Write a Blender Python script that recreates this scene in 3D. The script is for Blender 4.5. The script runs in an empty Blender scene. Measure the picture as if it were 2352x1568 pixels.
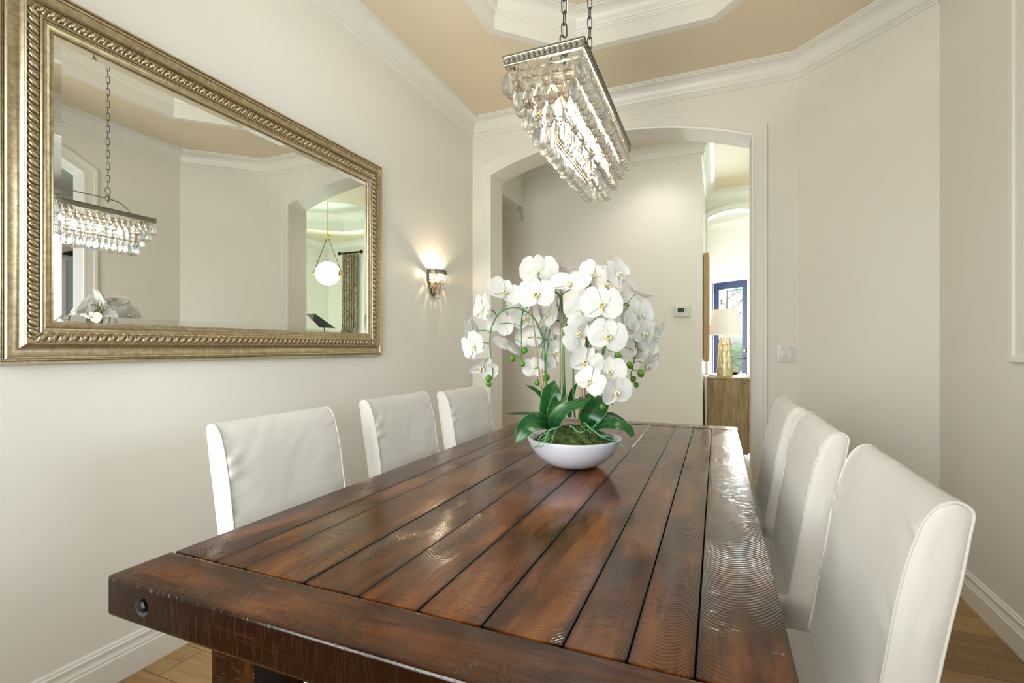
import bpy, bmesh, math, random
from mathutils import Vector, Matrix, noise
from mathutils.geometry import tessellate_polygon
random.seed(7)
S = bpy.context.scene
COL = S.collection
PI = math.pi

# ------------------------------------------------------------------ camera frame
FPX, CX, YH = 1127.0, 1176.0, 797.0
TH = math.atan((1647 - CX) / FPX)
CC, SS = math.cos(TH), math.sin(TH)
CAM_H = 1.20

def at(u, v, dep):
    """world point seen at photograph pixel (u, v) at a distance dep along the view axis (used to take positions off the photo)"""
    a, b = (u - CX) / FPX, (YH - v) / FPX
    return Vector(((a * CC - SS) * dep, (a * SS + CC) * dep, CAM_H + b * dep))

RIGHT = Vector((CC, SS, 0)); UP = Vector((0, 0, 1)); TOWARD = Vector((SS, -CC, 0))

# ------------------------------------------------------------------ materials
def new_mat(name):
    m = bpy.data.materials.new(name); m.use_nodes = True
    nt = m.node_tree
    b = nt.nodes['Principled BSDF']
    return m, nt, b

def N(nt, kind, **kw):
    n = nt.nodes.new(kind)
    for k, v in kw.items():
        if k in n.inputs: n.inputs[k].default_value = v
        else: setattr(n, k, v)
    return n

def L(nt, a, b): nt.links.new(a, b)

def math_node(nt, op, a, b=None, c=None):
    n = nt.nodes.new('ShaderNodeMath'); n.operation = op
    for i, x in enumerate((a, b, c)):
        if x is None: continue
        if isinstance(x, (int, float)): n.inputs[i].default_value = x
        else: nt.links.new(x, n.inputs[i])
    return n.outputs[0]

def ramp(nt, fac, stops):
    r = nt.nodes.new('ShaderNodeValToRGB')
    e = r.color_ramp.elements
    while len(e) < len(stops): e.new(0.5)
    for i, (p, c) in enumerate(stops):
        e[i].position = p; e[i].color = (c[0], c[1], c[2], 1) if len(c) == 3 else c
    nt.links.new(fac, r.inputs[0]); return r.outputs[0]

def simple(name, col, rough=0.5, metal=0.0, bump=0.0, bscale=200.0, var=0.0, spec=None, coat=0.0, detail=2.0):
    m, nt, b = new_mat(name)
    b.inputs['Base Color'].default_value = (*col, 1); b.inputs['Roughness'].default_value = rough
    b.inputs['Metallic'].default_value = metal
    if spec is not None: b.inputs['Specular IOR Level'].default_value = spec
    if coat: b.inputs['Coat Weight'].default_value = coat; b.inputs['Coat Roughness'].default_value = 0.08
    tc = N(nt, 'ShaderNodeTexCoord')
    if bump or var:
        nz = N(nt, 'ShaderNodeTexNoise', Scale=bscale, Detail=detail)
        L(nt, tc.outputs['Object'], nz.inputs['Vector'])
    if bump:
        bp = N(nt, 'ShaderNodeBump', Strength=bump, Distance=0.002)
        L(nt, nz.outputs['Fac'], bp.inputs['Height']); L(nt, bp.outputs[0], b.inputs['Normal'])
    if var:
        n2 = N(nt, 'ShaderNodeTexNoise', Scale=bscale * 0.13, Detail=3.0)
        L(nt, tc.outputs['Object'], n2.inputs['Vector'])
        lo = tuple(c * (1 - var) for c in col); hi = tuple(min(1, c * (1 + var)) for c in col)
        L(nt, ramp(nt, n2.outputs['Fac'], [(0.3, lo), (0.7, hi)]), b.inputs['Base Color'])
    return m

MAT = {}
MAT['wall'] = simple('wall_paint', (0.80, 0.772, 0.72), 0.55, bump=0.10, bscale=420, spec=0.25)
MAT['trim'] = simple('trim_paint', (0.80, 0.78, 0.735), 0.36, bump=0.03, bscale=60)
MAT['ceil'] = simple('ceiling_paint', (0.77, 0.68, 0.52), 0.6, bump=0.14, bscale=300, spec=0.2)
MAT['ceil_lo'] = simple('ceiling_plain', (0.68, 0.68, 0.62), 0.6, bump=0.1, bscale=300, spec=0.2)
MAT['white_gloss'] = simple('white_plastic', (0.74, 0.74, 0.735), 0.28)
MAT['dark'] = simple('dark_void', (0.01, 0.009, 0.008), 0.7)
MAT['black_gloss'] = simple('black_lacquer', (0.008, 0.008, 0.009), 0.12, coat=0.6)
MAT['black_metal'] = simple('black_iron', (0.012, 0.011, 0.011), 0.4, 0.6)
MAT['brass'] = simple('brushed_brass', (0.62, 0.42, 0.14), 0.28, 1.0)
MAT['bowl'] = simple('white_ceramic_blue_lit', (0.60, 0.605, 0.69), 0.18, bump=0.02, bscale=40)  # white bowl; the lavender tint stands for blue light falling on it
MAT['soil'] = simple('dark_soil', (0.03, 0.02, 0.012), 0.9, bump=0.8, bscale=120)

def aged_metal(name, hi, lo, rough=0.34, scale=60, speck=0.5):
    m, nt, b = new_mat(name)
    tc = N(nt, 'ShaderNodeTexCoord')
    nz = N(nt, 'ShaderNodeTexNoise', Scale=scale, Detail=6.0); L(nt, tc.outputs['Object'], nz.inputs['Vector'])
    mp = N(nt, 'ShaderNodeMapping'); mp.inputs['Scale'].default_value = (40, 4, 40)
    L(nt, tc.outputs['Object'], mp.inputs[0])
    n3 = N(nt, 'ShaderNodeTexNoise', Scale=6.0, Detail=5.0); L(nt, mp.outputs[0], n3.inputs['Vector'])
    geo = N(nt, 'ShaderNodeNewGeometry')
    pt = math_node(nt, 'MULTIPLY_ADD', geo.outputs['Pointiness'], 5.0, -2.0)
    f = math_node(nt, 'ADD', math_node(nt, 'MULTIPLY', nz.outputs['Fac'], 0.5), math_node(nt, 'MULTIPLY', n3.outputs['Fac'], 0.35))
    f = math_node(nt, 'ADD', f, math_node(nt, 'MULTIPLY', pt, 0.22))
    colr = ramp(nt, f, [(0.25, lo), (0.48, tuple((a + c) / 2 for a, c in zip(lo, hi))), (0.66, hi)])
    sp = N(nt, 'ShaderNodeTexNoise', Scale=scale * 6, Detail=1.0); L(nt, tc.outputs['Object'], sp.inputs['Vector'])
    spk = ramp(nt, sp.outputs['Fac'], [(0.70, (0, 0, 0)), (0.74, (speck, speck, speck))])
    mx = N(nt, 'ShaderNodeMix', data_type='RGBA'); mx.inputs[7].default_value = (*[c * 0.3 for c in lo], 1)
    L(nt, spk, mx.inputs[0]); L(nt, colr, mx.inputs[6]); L(nt, mx.outputs[2], b.inputs['Base Color'])
    b.inputs['Metallic'].default_value = 0.92; b.inputs['Roughness'].default_value = rough
    bp = N(nt, 'ShaderNodeBump', Strength=0.12, Distance=0.001); L(nt, nz.outputs['Fac'], bp.inputs['Height']); L(nt, bp.outputs[0], b.inputs['Normal'])
    return m
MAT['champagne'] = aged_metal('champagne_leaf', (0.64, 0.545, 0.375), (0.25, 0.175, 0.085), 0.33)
MAT['pewter'] = aged_metal('aged_pewter', (0.31, 0.29, 0.24), (0.06, 0.05, 0.035), 0.36, 90, 0.3)
MAT['iron_chain'] = simple('dark_iron_chain', (0.10, 0.095, 0.085), 0.4, 0.9)
MAT['bronze'] = aged_metal('aged_bronze', (0.20, 0.135, 0.065), (0.05, 0.032, 0.018), 0.5, 90, 0.3)

def mirror_mat():
    m, nt, b = new_mat('mirror_silver')
    b.inputs['Base Color'].default_value = (0.93, 0.955, 0.93, 1); b.inputs['Metallic'].default_value = 1.0
    b.inputs['Roughness'].default_value = 0.0
    return m
MAT['mirror'] = mirror_mat()

def wood_table(name, axis, face=False):
    """distressed dark-stained planks; UV.x = position across the plank (-1..1), UV.y = plank number"""
    m, nt, b = new_mat(name)
    tc = N(nt, 'ShaderNodeTexCoord'); uv = N(nt, 'ShaderNodeUVMap'); uv.uv_map = 'plank'
    su = N(nt, 'ShaderNodeSeparateXYZ'); L(nt, uv.outputs[0], su.inputs[0])
    so = N(nt, 'ShaderNodeSeparateXYZ'); L(nt, tc.outputs['Object'], so.inputs[0])
    across, pid = su.outputs[0], su.outputs[1]
    X, Y, Z = so.outputs
    along, side = {'Y': (Y, X), 'X': (X, Y), 'Z': (Z, X)}[axis]
    if axis == 'Z': Z = Y
    # stretched coordinates, shifted per plank
    cb = N(nt, 'ShaderNodeCombineXYZ')
    L(nt, math_node(nt, 'MULTIPLY', side, 30.0), cb.inputs[0])
    L(nt, math_node(nt, 'ADD', math_node(nt, 'MULTIPLY', along, 3.0), math_node(nt, 'MULTIPLY', pid, 7.3)), cb.inputs[1])
    L(nt, math_node(nt, 'ADD', math_node(nt, 'MULTIPLY', Z, 30.0), math_node(nt, 'MULTIPLY', pid, 3.1)), cb.inputs[2])
    grain = N(nt, 'ShaderNodeTexNoise', Scale=2.6, Detail=8.0, Roughness=0.62, Distortion=0.7); L(nt, cb.outputs[0], grain.inputs['Vector'])
    cb2 = N(nt, 'ShaderNodeCombineXYZ')
    L(nt, math_node(nt, 'MULTIPLY', side, 9.0), cb2.inputs[0])
    L(nt, math_node(nt, 'ADD', math_node(nt, 'MULTIPLY', along, 2.6), math_node(nt, 'MULTIPLY', pid, 11.7)), cb2.inputs[1])
    L(nt, math_node(nt, 'MULTIPLY', pid, 5.1), cb2.inputs[2])
    blot = N(nt, 'ShaderNodeTexNoise', Scale=1.5, Detail=3.5, Roughness=0.5, Distortion=0.4); L(nt, cb2.outputs[0], blot.inputs['Vector'])
    wn = N(nt, 'ShaderNodeTexWhiteNoise', noise_dimensions='1D'); L(nt, pid, wn.inputs['W'])
    f = math_node(nt, 'ADD', math_node(nt, 'MULTIPLY', grain.outputs['Fac'], 0.26), math_node(nt, 'MULTIPLY', blot.outputs['Fac'], 0.74))
    f = math_node(nt, 'ADD', f, math_node(nt, 'MULTIPLY_ADD', wn.outputs['Value'], 0.10, -0.05))
    if axis == 'Z': f = math_node(nt, 'SUBTRACT', f, 0.20)  # legs darkened to carry the shade under the table top
    # dark glaze left along the plank edges
    ed = math_node(nt, 'POWER', math_node(nt, 'ABSOLUTE', across), 12.0)
    edn = math_node(nt, 'MULTIPLY', ed, math_node(nt, 'MULTIPLY_ADD', blot.outputs['Fac'], 0.5, 0.02))
    f = math_node(nt, 'SUBTRACT', f, edn)
    col = ramp(nt, f, [(0.25, (0.010, 0.003, 0.001)), (0.41, (0.046, 0.0125, 0.003)), (0.54, (0.118, 0.034, 0.0065)), (0.67, (0.205, 0.069, 0.012)), (0.86, (0.31, 0.125, 0.028))])
    # circular-saw arcs
    sx = math_node(nt, 'ADD', across, math_node(nt, 'MULTIPLY_ADD', wn.outputs['Value'], 1.2, -0.6))
    ph = math_node(nt, 'ADD', along, math_node(nt, 'MULTIPLY', math_node(nt, 'MULTIPLY', sx, sx), -0.045))
    wob = N(nt, 'ShaderNodeTexNoise', Scale=9.0, Detail=2.0); L(nt, tc.outputs['Object'], wob.inputs['Vector'])
    ph = math_node(nt, 'ADD', ph, math_node(nt, 'MULTIPLY', wob.outputs['Fac'], 0.012))
    arc = math_node(nt, 'SINE', math_node(nt, 'DIVIDE', math_node(nt, 'MULTIPLY', ph, 2 * PI), math_node(nt, 'MULTIPLY_ADD', wn.outputs['Value'], 0.005, 0.0065)))
    cb3 = N(nt, 'ShaderNodeCombineXYZ')
    L(nt, math_node(nt, 'MULTIPLY', side, 4.0), cb3.inputs[0]); L(nt, math_node(nt, 'MULTIPLY', along, 1.5), cb3.inputs[1]); L(nt, math_node(nt, 'MULTIPLY', pid, 17.3), cb3.inputs[2])
    mk = N(nt, 'ShaderNodeTexNoise', Scale=1.5, Detail=2.0); L(nt, cb3.outputs[0], mk.inputs['Vector'])
    mask = ramp(nt, mk.outputs['Fac'], [(0.50, (0, 0, 0)), (0.60, (1, 1, 1))])
    arcm = math_node(nt, 'MULTIPLY', arc, 0.0 if (face or axis == 'Z') else mask)
    # scrapes and short cracks across the grain
    cb4 = N(nt, 'ShaderNodeCombineXYZ')
    if face:
        L(nt, math_node(nt, 'MULTIPLY', side, 34.0), cb4.inputs[1]); L(nt, math_node(nt, 'MULTIPLY_ADD', along, 260.0, math_node(nt, 'MULTIPLY', side, 70.0)), cb4.inputs[0]); L(nt, math_node(nt, 'MULTIPLY', Z, 22.0), cb4.inputs[2])
    else:
        L(nt, math_node(nt, 'MULTIPLY', side, 26.0), cb4.inputs[0]); L(nt, math_node(nt, 'MULTIPLY', along, 230.0), cb4.inputs[1])
    scr = N(nt, 'ShaderNodeTexNoise', Scale=1.0, Detail=3.0); L(nt, cb4.outputs[0], scr.inputs['Vector'])
    n5 = N(nt, 'ShaderNodeTexNoise', Scale=5.0, Detail=3.0); L(nt, tc.outputs['Object'], n5.inputs['Vector'])
    sm = math_node(nt, 'MULTIPLY', ramp(nt, scr.outputs['Fac'], [(0.57 if face else 0.60, (0, 0, 0)), (0.63 if face else 0.67, (1, 1, 1))]), ramp(nt, n5.outputs['Fac'], [(0.42 if face else 0.48, (0, 0, 0)), (0.52 if face else 0.58, (1, 1, 1))]))
    # dark filling in the saw kerfs and scrapes
    kerf = math_node(nt, 'MAXIMUM', math_node(nt, 'MULTIPLY', ramp(nt, math_node(nt, 'MULTIPLY', arcm, -1.0), [(0.35, (0, 0, 0)), (0.95, (1, 1, 1))]), 0.62), math_node(nt, 'MULTIPLY', sm, 0.85))
    mx = N(nt, 'ShaderNodeMix', data_type='RGBA'); mx.inputs[7].default_value = (0.014, 0.007, 0.004, 1)
    L(nt, kerf, mx.inputs[0]); L(nt, col, mx.inputs[6]); L(nt, mx.outputs[2], b.inputs['Base Color'])
    h = math_node(nt, 'ADD', math_node(nt, 'MULTIPLY', arcm, 0.22), math_node(nt, 'MULTIPLY', grain.outputs['Fac'], 0.35))
    h = math_node(nt, 'ADD', h, math_node(nt, 'MULTIPLY', blot.outputs['Fac'], 2.2))
    h = math_node(nt, 'SUBTRACT', h, math_node(nt, 'MULTIPLY', sm, 0.8))
    bp = N(nt, 'ShaderNodeBump', Strength=0.32, Distance=0.0022); L(nt, h, bp.inputs['Height']); L(nt, bp.outputs[0], b.inputs['Normal'])
    rr = ramp(nt, grain.outputs['Fac'], [(0.3, (0.10,) * 3), (0.7, (0.19,) * 3)])
    L(nt, rr, b.inputs['Roughness'])
    b.inputs['Specular IOR Level'].default_value = 0.44
    return m
MAT['table_y'] = wood_table('stained_planks', 'Y')
MAT['table_x'] = wood_table('stained_end_board', 'X', True)
MAT['table_z'] = wood_table('stained_shaded_legs', 'Z')

def floor_mat():
    m, nt, b = new_mat('oak_floor')
    tc = N(nt, 'ShaderNodeTexCoord'); so = N(nt, 'ShaderNodeSeparateXYZ'); L(nt, tc.outputs['Object'], so.inputs[0])
    X, Y, Z = so.outputs
    W = 0.165
    row = math_node(nt, 'FLOOR', math_node(nt, 'DIVIDE', Y, W))
    wn = N(nt, 'ShaderNodeTexWhiteNoise', noise_dimensions='1D'); L(nt, row, wn.inputs['W'])
    xs = math_node(nt, 'ADD', math_node(nt, 'DIVIDE', X, 1.55), math_node(nt, 'MULTIPLY', wn.outputs['Value'], 9.0))
    colr = math_node(nt, 'FLOOR', xs)
    w2 = N(nt, 'ShaderNodeTexWhiteNoise', noise_dimensions='2D')
    cv = N(nt, 'ShaderNodeCombineXYZ'); L(nt, row, cv.inputs[0]); L(nt, colr, cv.inputs[1]); L(nt, cv.outputs[0], w2.inputs['Vector'])
    cb = N(nt, 'ShaderNodeCombineXYZ')
    L(nt, math_node(nt, 'MULTIPLY', X, 2.2), cb.inputs[0]); L(nt, math_node(nt, 'MULTIPLY', Y, 26.0), cb.inputs[1]); L(nt, math_node(nt, 'MULTIPLY', w2.outputs['Value'], 20.0), cb.inputs[2])
    g = N(nt, 'ShaderNodeTexNoise', Scale=1.6, Detail=7.0, Roughness=0.6, Distortion=0.6); L(nt, cb.outputs[0], g.inputs['Vector'])
    f = math_node(nt, 'ADD', math_node(nt, 'MULTIPLY', g.outputs['Fac'], 0.6), math_node(nt, 'MULTIPLY', w2.outputs['Value'], 0.4))
    col = ramp(nt, f, [(0.25, (0.20, 0.11, 0.04)), (0.5, (0.36, 0.22, 0.088)), (0.8, (0.50, 0.34, 0.15))])
    fy = math_node(nt, 'FRACT', math_node(nt, 'DIVIDE', Y, W)); fx = math_node(nt, 'FRACT', xs)
    gy = math_node(nt, 'LESS_THAN', fy, 0.016); gx = math_node(nt, 'LESS_THAN', fx, 0.002)
    gap = math_node(nt, 'MAXIMUM', gy, gx)
    mx = N(nt, 'ShaderNodeMix', data_type='RGBA'); mx.inputs[7].default_value = (0.05, 0.03, 0.014, 1)
    L(nt, gap, mx.inputs[0]); L(nt, col, mx.inputs[6]); L(nt, mx.outputs[2], b.inputs['Base Color'])
    b.inputs['Roughness'].default_value = 0.38
    bp = N(nt, 'ShaderNodeBump', Strength=0.25, Distance=0.001)
    L(nt, math_node(nt, 'SUBTRACT', math_node(nt, 'MULTIPLY', g.outputs['Fac'], 0.5), gap), bp.inputs['Height']); L(nt, bp.outputs[0], b.inputs['Normal'])
    return m
MAT['floor'] = floor_mat()

def raw_wood(name, lo, mid, hi, sx=(26, 26, 2.0)):
    m, nt, b = new_mat(name)
    tc = N(nt, 'ShaderNodeTexCoord'); mp = N(nt, 'ShaderNodeMapping'); mp.inputs['Scale'].default_value = sx
    L(nt, tc.outputs['Object'], mp.inputs[0])
    g = N(nt, 'ShaderNodeTexNoise', Scale=1.5, Detail=8.0, Roughness=0.62, Distortion=1.1); L(nt, mp.outputs[0], g.inputs['Vector'])
    k = N(nt, 'ShaderNodeTexVoronoi', Scale=4.5); L(nt, tc.outputs['Object'], k.inputs['Vector'])
    kn = ramp(nt, k.outputs['Distance'], [(0.03, (0.35,) * 3), (0.10, (0,) * 3)])
    f = math_node(nt, 'SUBTRACT', g.outputs['Fac'], kn)
    L(nt, ramp(nt, f, [(0.25, lo), (0.5, mid), (0.72, hi)]), b.inputs['Base Color'])
    b.inputs['Roughness'].default_value = 0.6
    bp = N(nt, 'ShaderNodeBump', Strength=0.3, Distance=0.002); L(nt, g.outputs['Fac'], bp.inputs['Height']); L(nt, bp.outputs[0], b.inputs['Normal'])
    return m
MAT['cabinet'] = raw_wood('weathered_oak', (0.15, 0.09, 0.04), (0.30, 0.20, 0.10), (0.42, 0.31, 0.17))
MAT['frame_wood'] = raw_wood('light_oak', (0.40, 0.24, 0.11), (0.52, 0.33, 0.17), (0.60, 0.42, 0.23))
MAT['bamboo'] = raw_wood('bamboo_stake', (0.16, 0.09, 0.05), (0.34, 0.21, 0.13), (0.46, 0.32, 0.2), (200, 200, 12))

def fabric():
    m, nt, b = new_mat('white_slipcover_linen')
    tc = N(nt, 'ShaderNodeTexCoord')
    a = N(nt, 'ShaderNodeTexWave', Scale=420.0, Distortion=1.5); a.bands_direction = 'Z'; L(nt, tc.outputs['Object'], a.inputs['Vector'])
    c = N(nt, 'ShaderNodeTexWave', Scale=420.0, Distortion=1.5); c.bands_direction = 'Y'; L(nt, tc.outputs['Object'], c.inputs['Vector'])
    n = N(nt, 'ShaderNodeTexNoise', Scale=14.0, Detail=4.0); L(nt, tc.outputs['Object'], n.inputs['Vector'])
    h = math_node(nt, 'ADD', math_node(nt, 'MULTIPLY', math_node(nt, 'ADD', a.outputs['Fac'], c.outputs['Fac']), 0.05), math_node(nt, 'MULTIPLY', n.outputs['Fac'], 1.0))
    bp = N(nt, 'ShaderNodeBump', Strength=0.5, Distance=0.004); L(nt, h, bp.inputs['Height']); L(nt, bp.outputs[0], b.inputs['Normal'])
    b.inputs['Base Color'].default_value = (0.70, 0.665, 0.62, 1); b.inputs['Roughness'].default_value = 0.85
    b.inputs['Sheen Weight'].default_value = 0.25; b.inputs['Specular IOR Level'].default_value = 0.2
    return m
MAT['fabric'] = fabric()

def leafy(name, base, edge, rough=0.3):
    m, nt, b = new_mat(name)
    uv = N(nt, 'ShaderNodeUVMap'); uv.uv_map = 'plank'; su = N(nt, 'ShaderNodeSeparateXYZ'); L(nt, uv.outputs[0], su.inputs[0])
    ab = math_node(nt, 'ABSOLUTE', su.outputs[0])
    tc = N(nt, 'ShaderNodeTexCoord'); nz = N(nt, 'ShaderNodeTexNoise', Scale=18.0, Detail=3.0); L(nt, tc.outputs['Object'], nz.inputs['Vector'])
    base2 = ramp(nt, nz.outputs['Fac'], [(0.3, tuple(c * 0.7 for c in base)), (0.7, tuple(c * 1.35 for c in base))])
    mid = math_node(nt, 'LESS_THAN', ab, 0.035)
    edg = math_node(nt, 'GREATER_THAN', ab, 0.955)
    fac = math_node(nt, 'MAXIMUM', math_node(nt, 'MULTIPLY', mid, 0.25), math_node(nt, 'MULTIPLY', edg, 0.8))
    mx = N(nt, 'ShaderNodeMix', data_type='RGBA'); mx.inputs[7].default_value = (*edge, 1)
    L(nt, fac, mx.inputs[0]); L(nt, base2, mx.inputs[6]); L(nt, mx.outputs[2], b.inputs['Base Color'])
    b.inputs['Roughness'].default_value = rough
    return m
MAT['leaf'] = leafy('orchid_leaf', (0.007, 0.062, 0.014), (0.16, 0.33, 0.07), 0.3)
MAT['stem'] = simple('orchid_stem', (0.035, 0.15, 0.02), 0.4, var=0.3, bscale=300)
MAT['bud'] = simple('orchid_bud', (0.075, 0.215, 0.014), 0.3, var=0.35, bscale=250)
MAT['root'] = simple('aerial_root', (0.075, 0.30, 0.15), 0.5, var=0.6, bscale=900)
MAT['moss'] = simple('green_moss', (0.085, 0.13, 0.028), 0.95, bump=1.0, bscale=320, var=0.85, detail=6)
MAT['garden'] = simple('garden_leaf', (0.05, 0.20, 0.035), 0.5, var=0.5, bscale=40)
MAT['lawn'] = simple('lawn_grass', (0.10, 0.27, 0.06), 0.9, bump=0.6, bscale=90, var=0.4)
MAT['bark'] = simple('tree_bark', (0.10, 0.06, 0.04), 0.9, bump=0.8, bscale=60)
MAT['paving'] = simple('pale_paving', (0.55, 0.52, 0.48), 0.8, bump=0.3, bscale=40)

def petal_mat():
    m, nt, b = new_mat('orchid_petal')
    out = nt.nodes['Material Output']
    uv = N(nt, 'ShaderNodeUVMap'); uv.uv_map = 'plank'; su = N(nt, 'ShaderNodeSeparateXYZ'); L(nt, uv.outputs[0], su.inputs[0])
    col = ramp(nt, su.outputs[1], [(0.0, (0.66, 0.68, 0.36)), (0.16, (0.74, 0.735, 0.70)), (1.0, (0.755, 0.75, 0.74))])
    L(nt, col, b.inputs['Base Color']); b.inputs['Roughness'].default_value = 0.5
    vein = N(nt, 'ShaderNodeTexWave', Scale=5.0, Distortion=2.0); 
    cb = N(nt, 'ShaderNodeCombineXYZ'); L(nt, su.outputs[0], cb.inputs[0]); L(nt, math_node(nt, 'MULTIPLY', su.outputs[1], 0.3), cb.inputs[1]); L(nt, cb.outputs[0], vein.inputs['Vector'])
    bp = N(nt, 'ShaderNodeBump', Strength=0.05, Distance=0.002); L(nt, vein.outputs['Fac'], bp.inputs['Height']); L(nt, bp.outputs[0], b.inputs['Normal'])
    tr = N(nt, 'ShaderNodeBsdfTranslucent'); tr.inputs['Color'].default_value = (0.75, 0.74, 0.71, 1)
    mx = N(nt, 'ShaderNodeMixShader'); mx.inputs[0].default_value = 0.28
    L(nt, b.outputs[0], mx.inputs[1]); L(nt, tr.outputs[0], mx.inputs[2]); L(nt, mx.outputs[0], out.inputs['Surface'])
    return m
MAT['petal'] = petal_mat()

def lip_mat():
    m, nt, b = new_mat('orchid_lip')
    tc = N(nt, 'ShaderNodeTexCoord'); nz = N(nt, 'ShaderNodeTexNoise', Scale=130.0, Detail=2.0); L(nt, tc.outputs['Object'], nz.inputs['Vector'])
    uv = N(nt, 'ShaderNodeUVMap'); uv.uv_map = 'plank'; su = N(nt, 'ShaderNodeSeparateXYZ'); L(nt, uv.outputs[0], su.inputs[0])
    f = math_node(nt, 'ADD', math_node(nt, 'MULTIPLY', su.outputs[1], 0.75), math_node(nt, 'MULTIPLY_ADD', nz.outputs['Fac'], 0.5, -0.25))
    L(nt, ramp(nt, f, [(0.0, (0.25, 0.04, 0.06)), (0.14, (0.50, 0.28, 0.05)), (0.30, (0.72, 0.62, 0.10)), (0.46, (0.74, 0.71, 0.42)), (0.60, (0.75, 0.74, 0.71))]), b.inputs['Base Color'])
    b.inputs['Roughness'].default_value = 0.5
    return m
MAT['lip'] = lip_mat()

def crystal():
    """blown glass: part of the light goes straight through, the rest bends and reflects"""
    m, nt, b = new_mat('clear_crystal')
    out = nt.nodes['Material Output']
    g = N(nt, 'ShaderNodeBsdfGlass', Roughness=0.0, IOR=1.45); g.inputs['Color'].default_value = (0.975, 0.975, 0.97, 1)
    t = N(nt, 'ShaderNodeBsdfTransparent'); t.inputs['Color'].default_value = (0.96, 0.965, 0.955, 1)
    mx = N(nt, 'ShaderNodeMixShader'); mx.inputs[0].default_value = 0.6
    L(nt, t.outputs[0], mx.inputs[1]); L(nt, g.outputs[0], mx.inputs[2]); L(nt, mx.outputs[0], out.inputs['Surface'])
    return m
MAT['crystal'] = crystal()

def pane():
    m, nt, b = new_mat('window_glass')
    out = nt.nodes['Material Output']
    t = N(nt, 'ShaderNodeBsdfTransparent'); t.inputs['Color'].default_value = (0.95, 0.98, 0.97, 1)
    g = N(nt, 'ShaderNodeBsdfGlossy', Roughness=0.02)
    fr = N(nt, 'ShaderNodeFresnel', IOR=1.45)
    mx = N(nt, 'ShaderNodeMixShader'); L(nt, fr.outputs[0], mx.inputs[0]); L(nt, t.outputs[0], mx.inputs[1]); L(nt, g.outputs[0], mx.inputs[2])
    L(nt, mx.outputs[0], out.inputs['Surface'])
    return m
MAT['pane'] = pane()

def glow(name, col, strength):
    m, nt, b = new_mat(name)
    b.inputs['Base Color'].default_value = (*col, 1)
    b.inputs['Emission Color'].default_value = (*col, 1); b.inputs['Emission Strength'].default_value = strength
    return m
MAT['bulb'] = glow('lit_bulb', (1.0, 0.90, 0.74), 70.0)
MAT['bulb_hot'] = glow('lit_candle_bulb', (1.0, 0.88, 0.72), 520.0)
MAT['globe'] = glow('lit_opal_globe', (1.0, 0.98, 0.95), 1.3)
MAT['shade'] = glow('lit_linen_shade', (0.80, 0.72, 0.68), 0.18)
MAT['downlight'] = glow('lit_lens', (1.0, 0.93, 0.84), 12.0)
MAT['screen'] = simple('lcd_green', (0.02, 0.065, 0.045), 0.6, spec=0.1)
MAT['screen_digit'] = simple('lcd_digit', (0.09, 0.17, 0.12), 0.3)
MAT['grey'] = simple('grey_plastic', (0.32, 0.31, 0.29), 0.5)
MAT['thermo'] = simple('beige_plastic', (0.66, 0.64, 0.58), 0.45)
MAT['blue_paint'] = simple('navy_door_paint', (0.012, 0.032, 0.11), 0.3)
MAT['grey_paint'] = simple('grey_door_paint', (0.40, 0.45, 0.52), 0.4)

def curtain_mat():
    m, nt, b = new_mat('patterned_curtain')
    tc = N(nt, 'ShaderNodeTexCoord')
    v = N(nt, 'ShaderNodeTexVoronoi', Scale=34.0); L(nt, tc.outputs['Object'], v.inputs['Vector'])
    n = N(nt, 'ShaderNodeTexNoise', Scale=30.0, Detail=4.0); L(nt, tc.outputs['Object'], n.inputs['Vector'])
    f = math_node(nt, 'ADD', math_node(nt, 'MULTIPLY', v.outputs['Distance'], 0.7), math_node(nt, 'MULTIPLY', n.outputs['Fac'], 0.5))
    L(nt, ramp(nt, f, [(0.35, (0.05, 0.035, 0.025)), (0.5, (0.19, 0.14, 0.09)), (0.7, (0.36, 0.29, 0.2))]), b.inputs['Base Color'])
    b.inputs['Roughness'].default_value = 0.7
    return m
MAT['curtain'] = curtain_mat()

def lamp_gold():
    m, nt, b = new_mat('gold_facets')
    geo = N(nt, 'ShaderNodeNewGeometry'); 
    oi = N(nt, 'ShaderNodeTexCoord'); nz = N(nt, 'ShaderNodeTexNoise', Scale=12.0); L(nt, oi.outputs['Object'], nz.inputs['Vector'])
    L(nt, ramp(nt, nz.outputs['Fac'], [(0.3, (0.36, 0.24, 0.08)), (0.7, (0.62, 0.46, 0.2))]), b.inputs['Base Color'])
    b.inputs['Metallic'].default_value = 0.85; b.inputs['Roughness'].default_value = 0.3
    return m
MAT['gold'] = lamp_gold()
MAT['gold_edge'] = simple('pale_gold_ridge', (0.78, 0.68, 0.45), 0.35, 0.6)
MAT['facet_mirror'] = simple('silvered_facet', (0.75, 0.76, 0.76), 0.12, 1.0)

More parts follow.
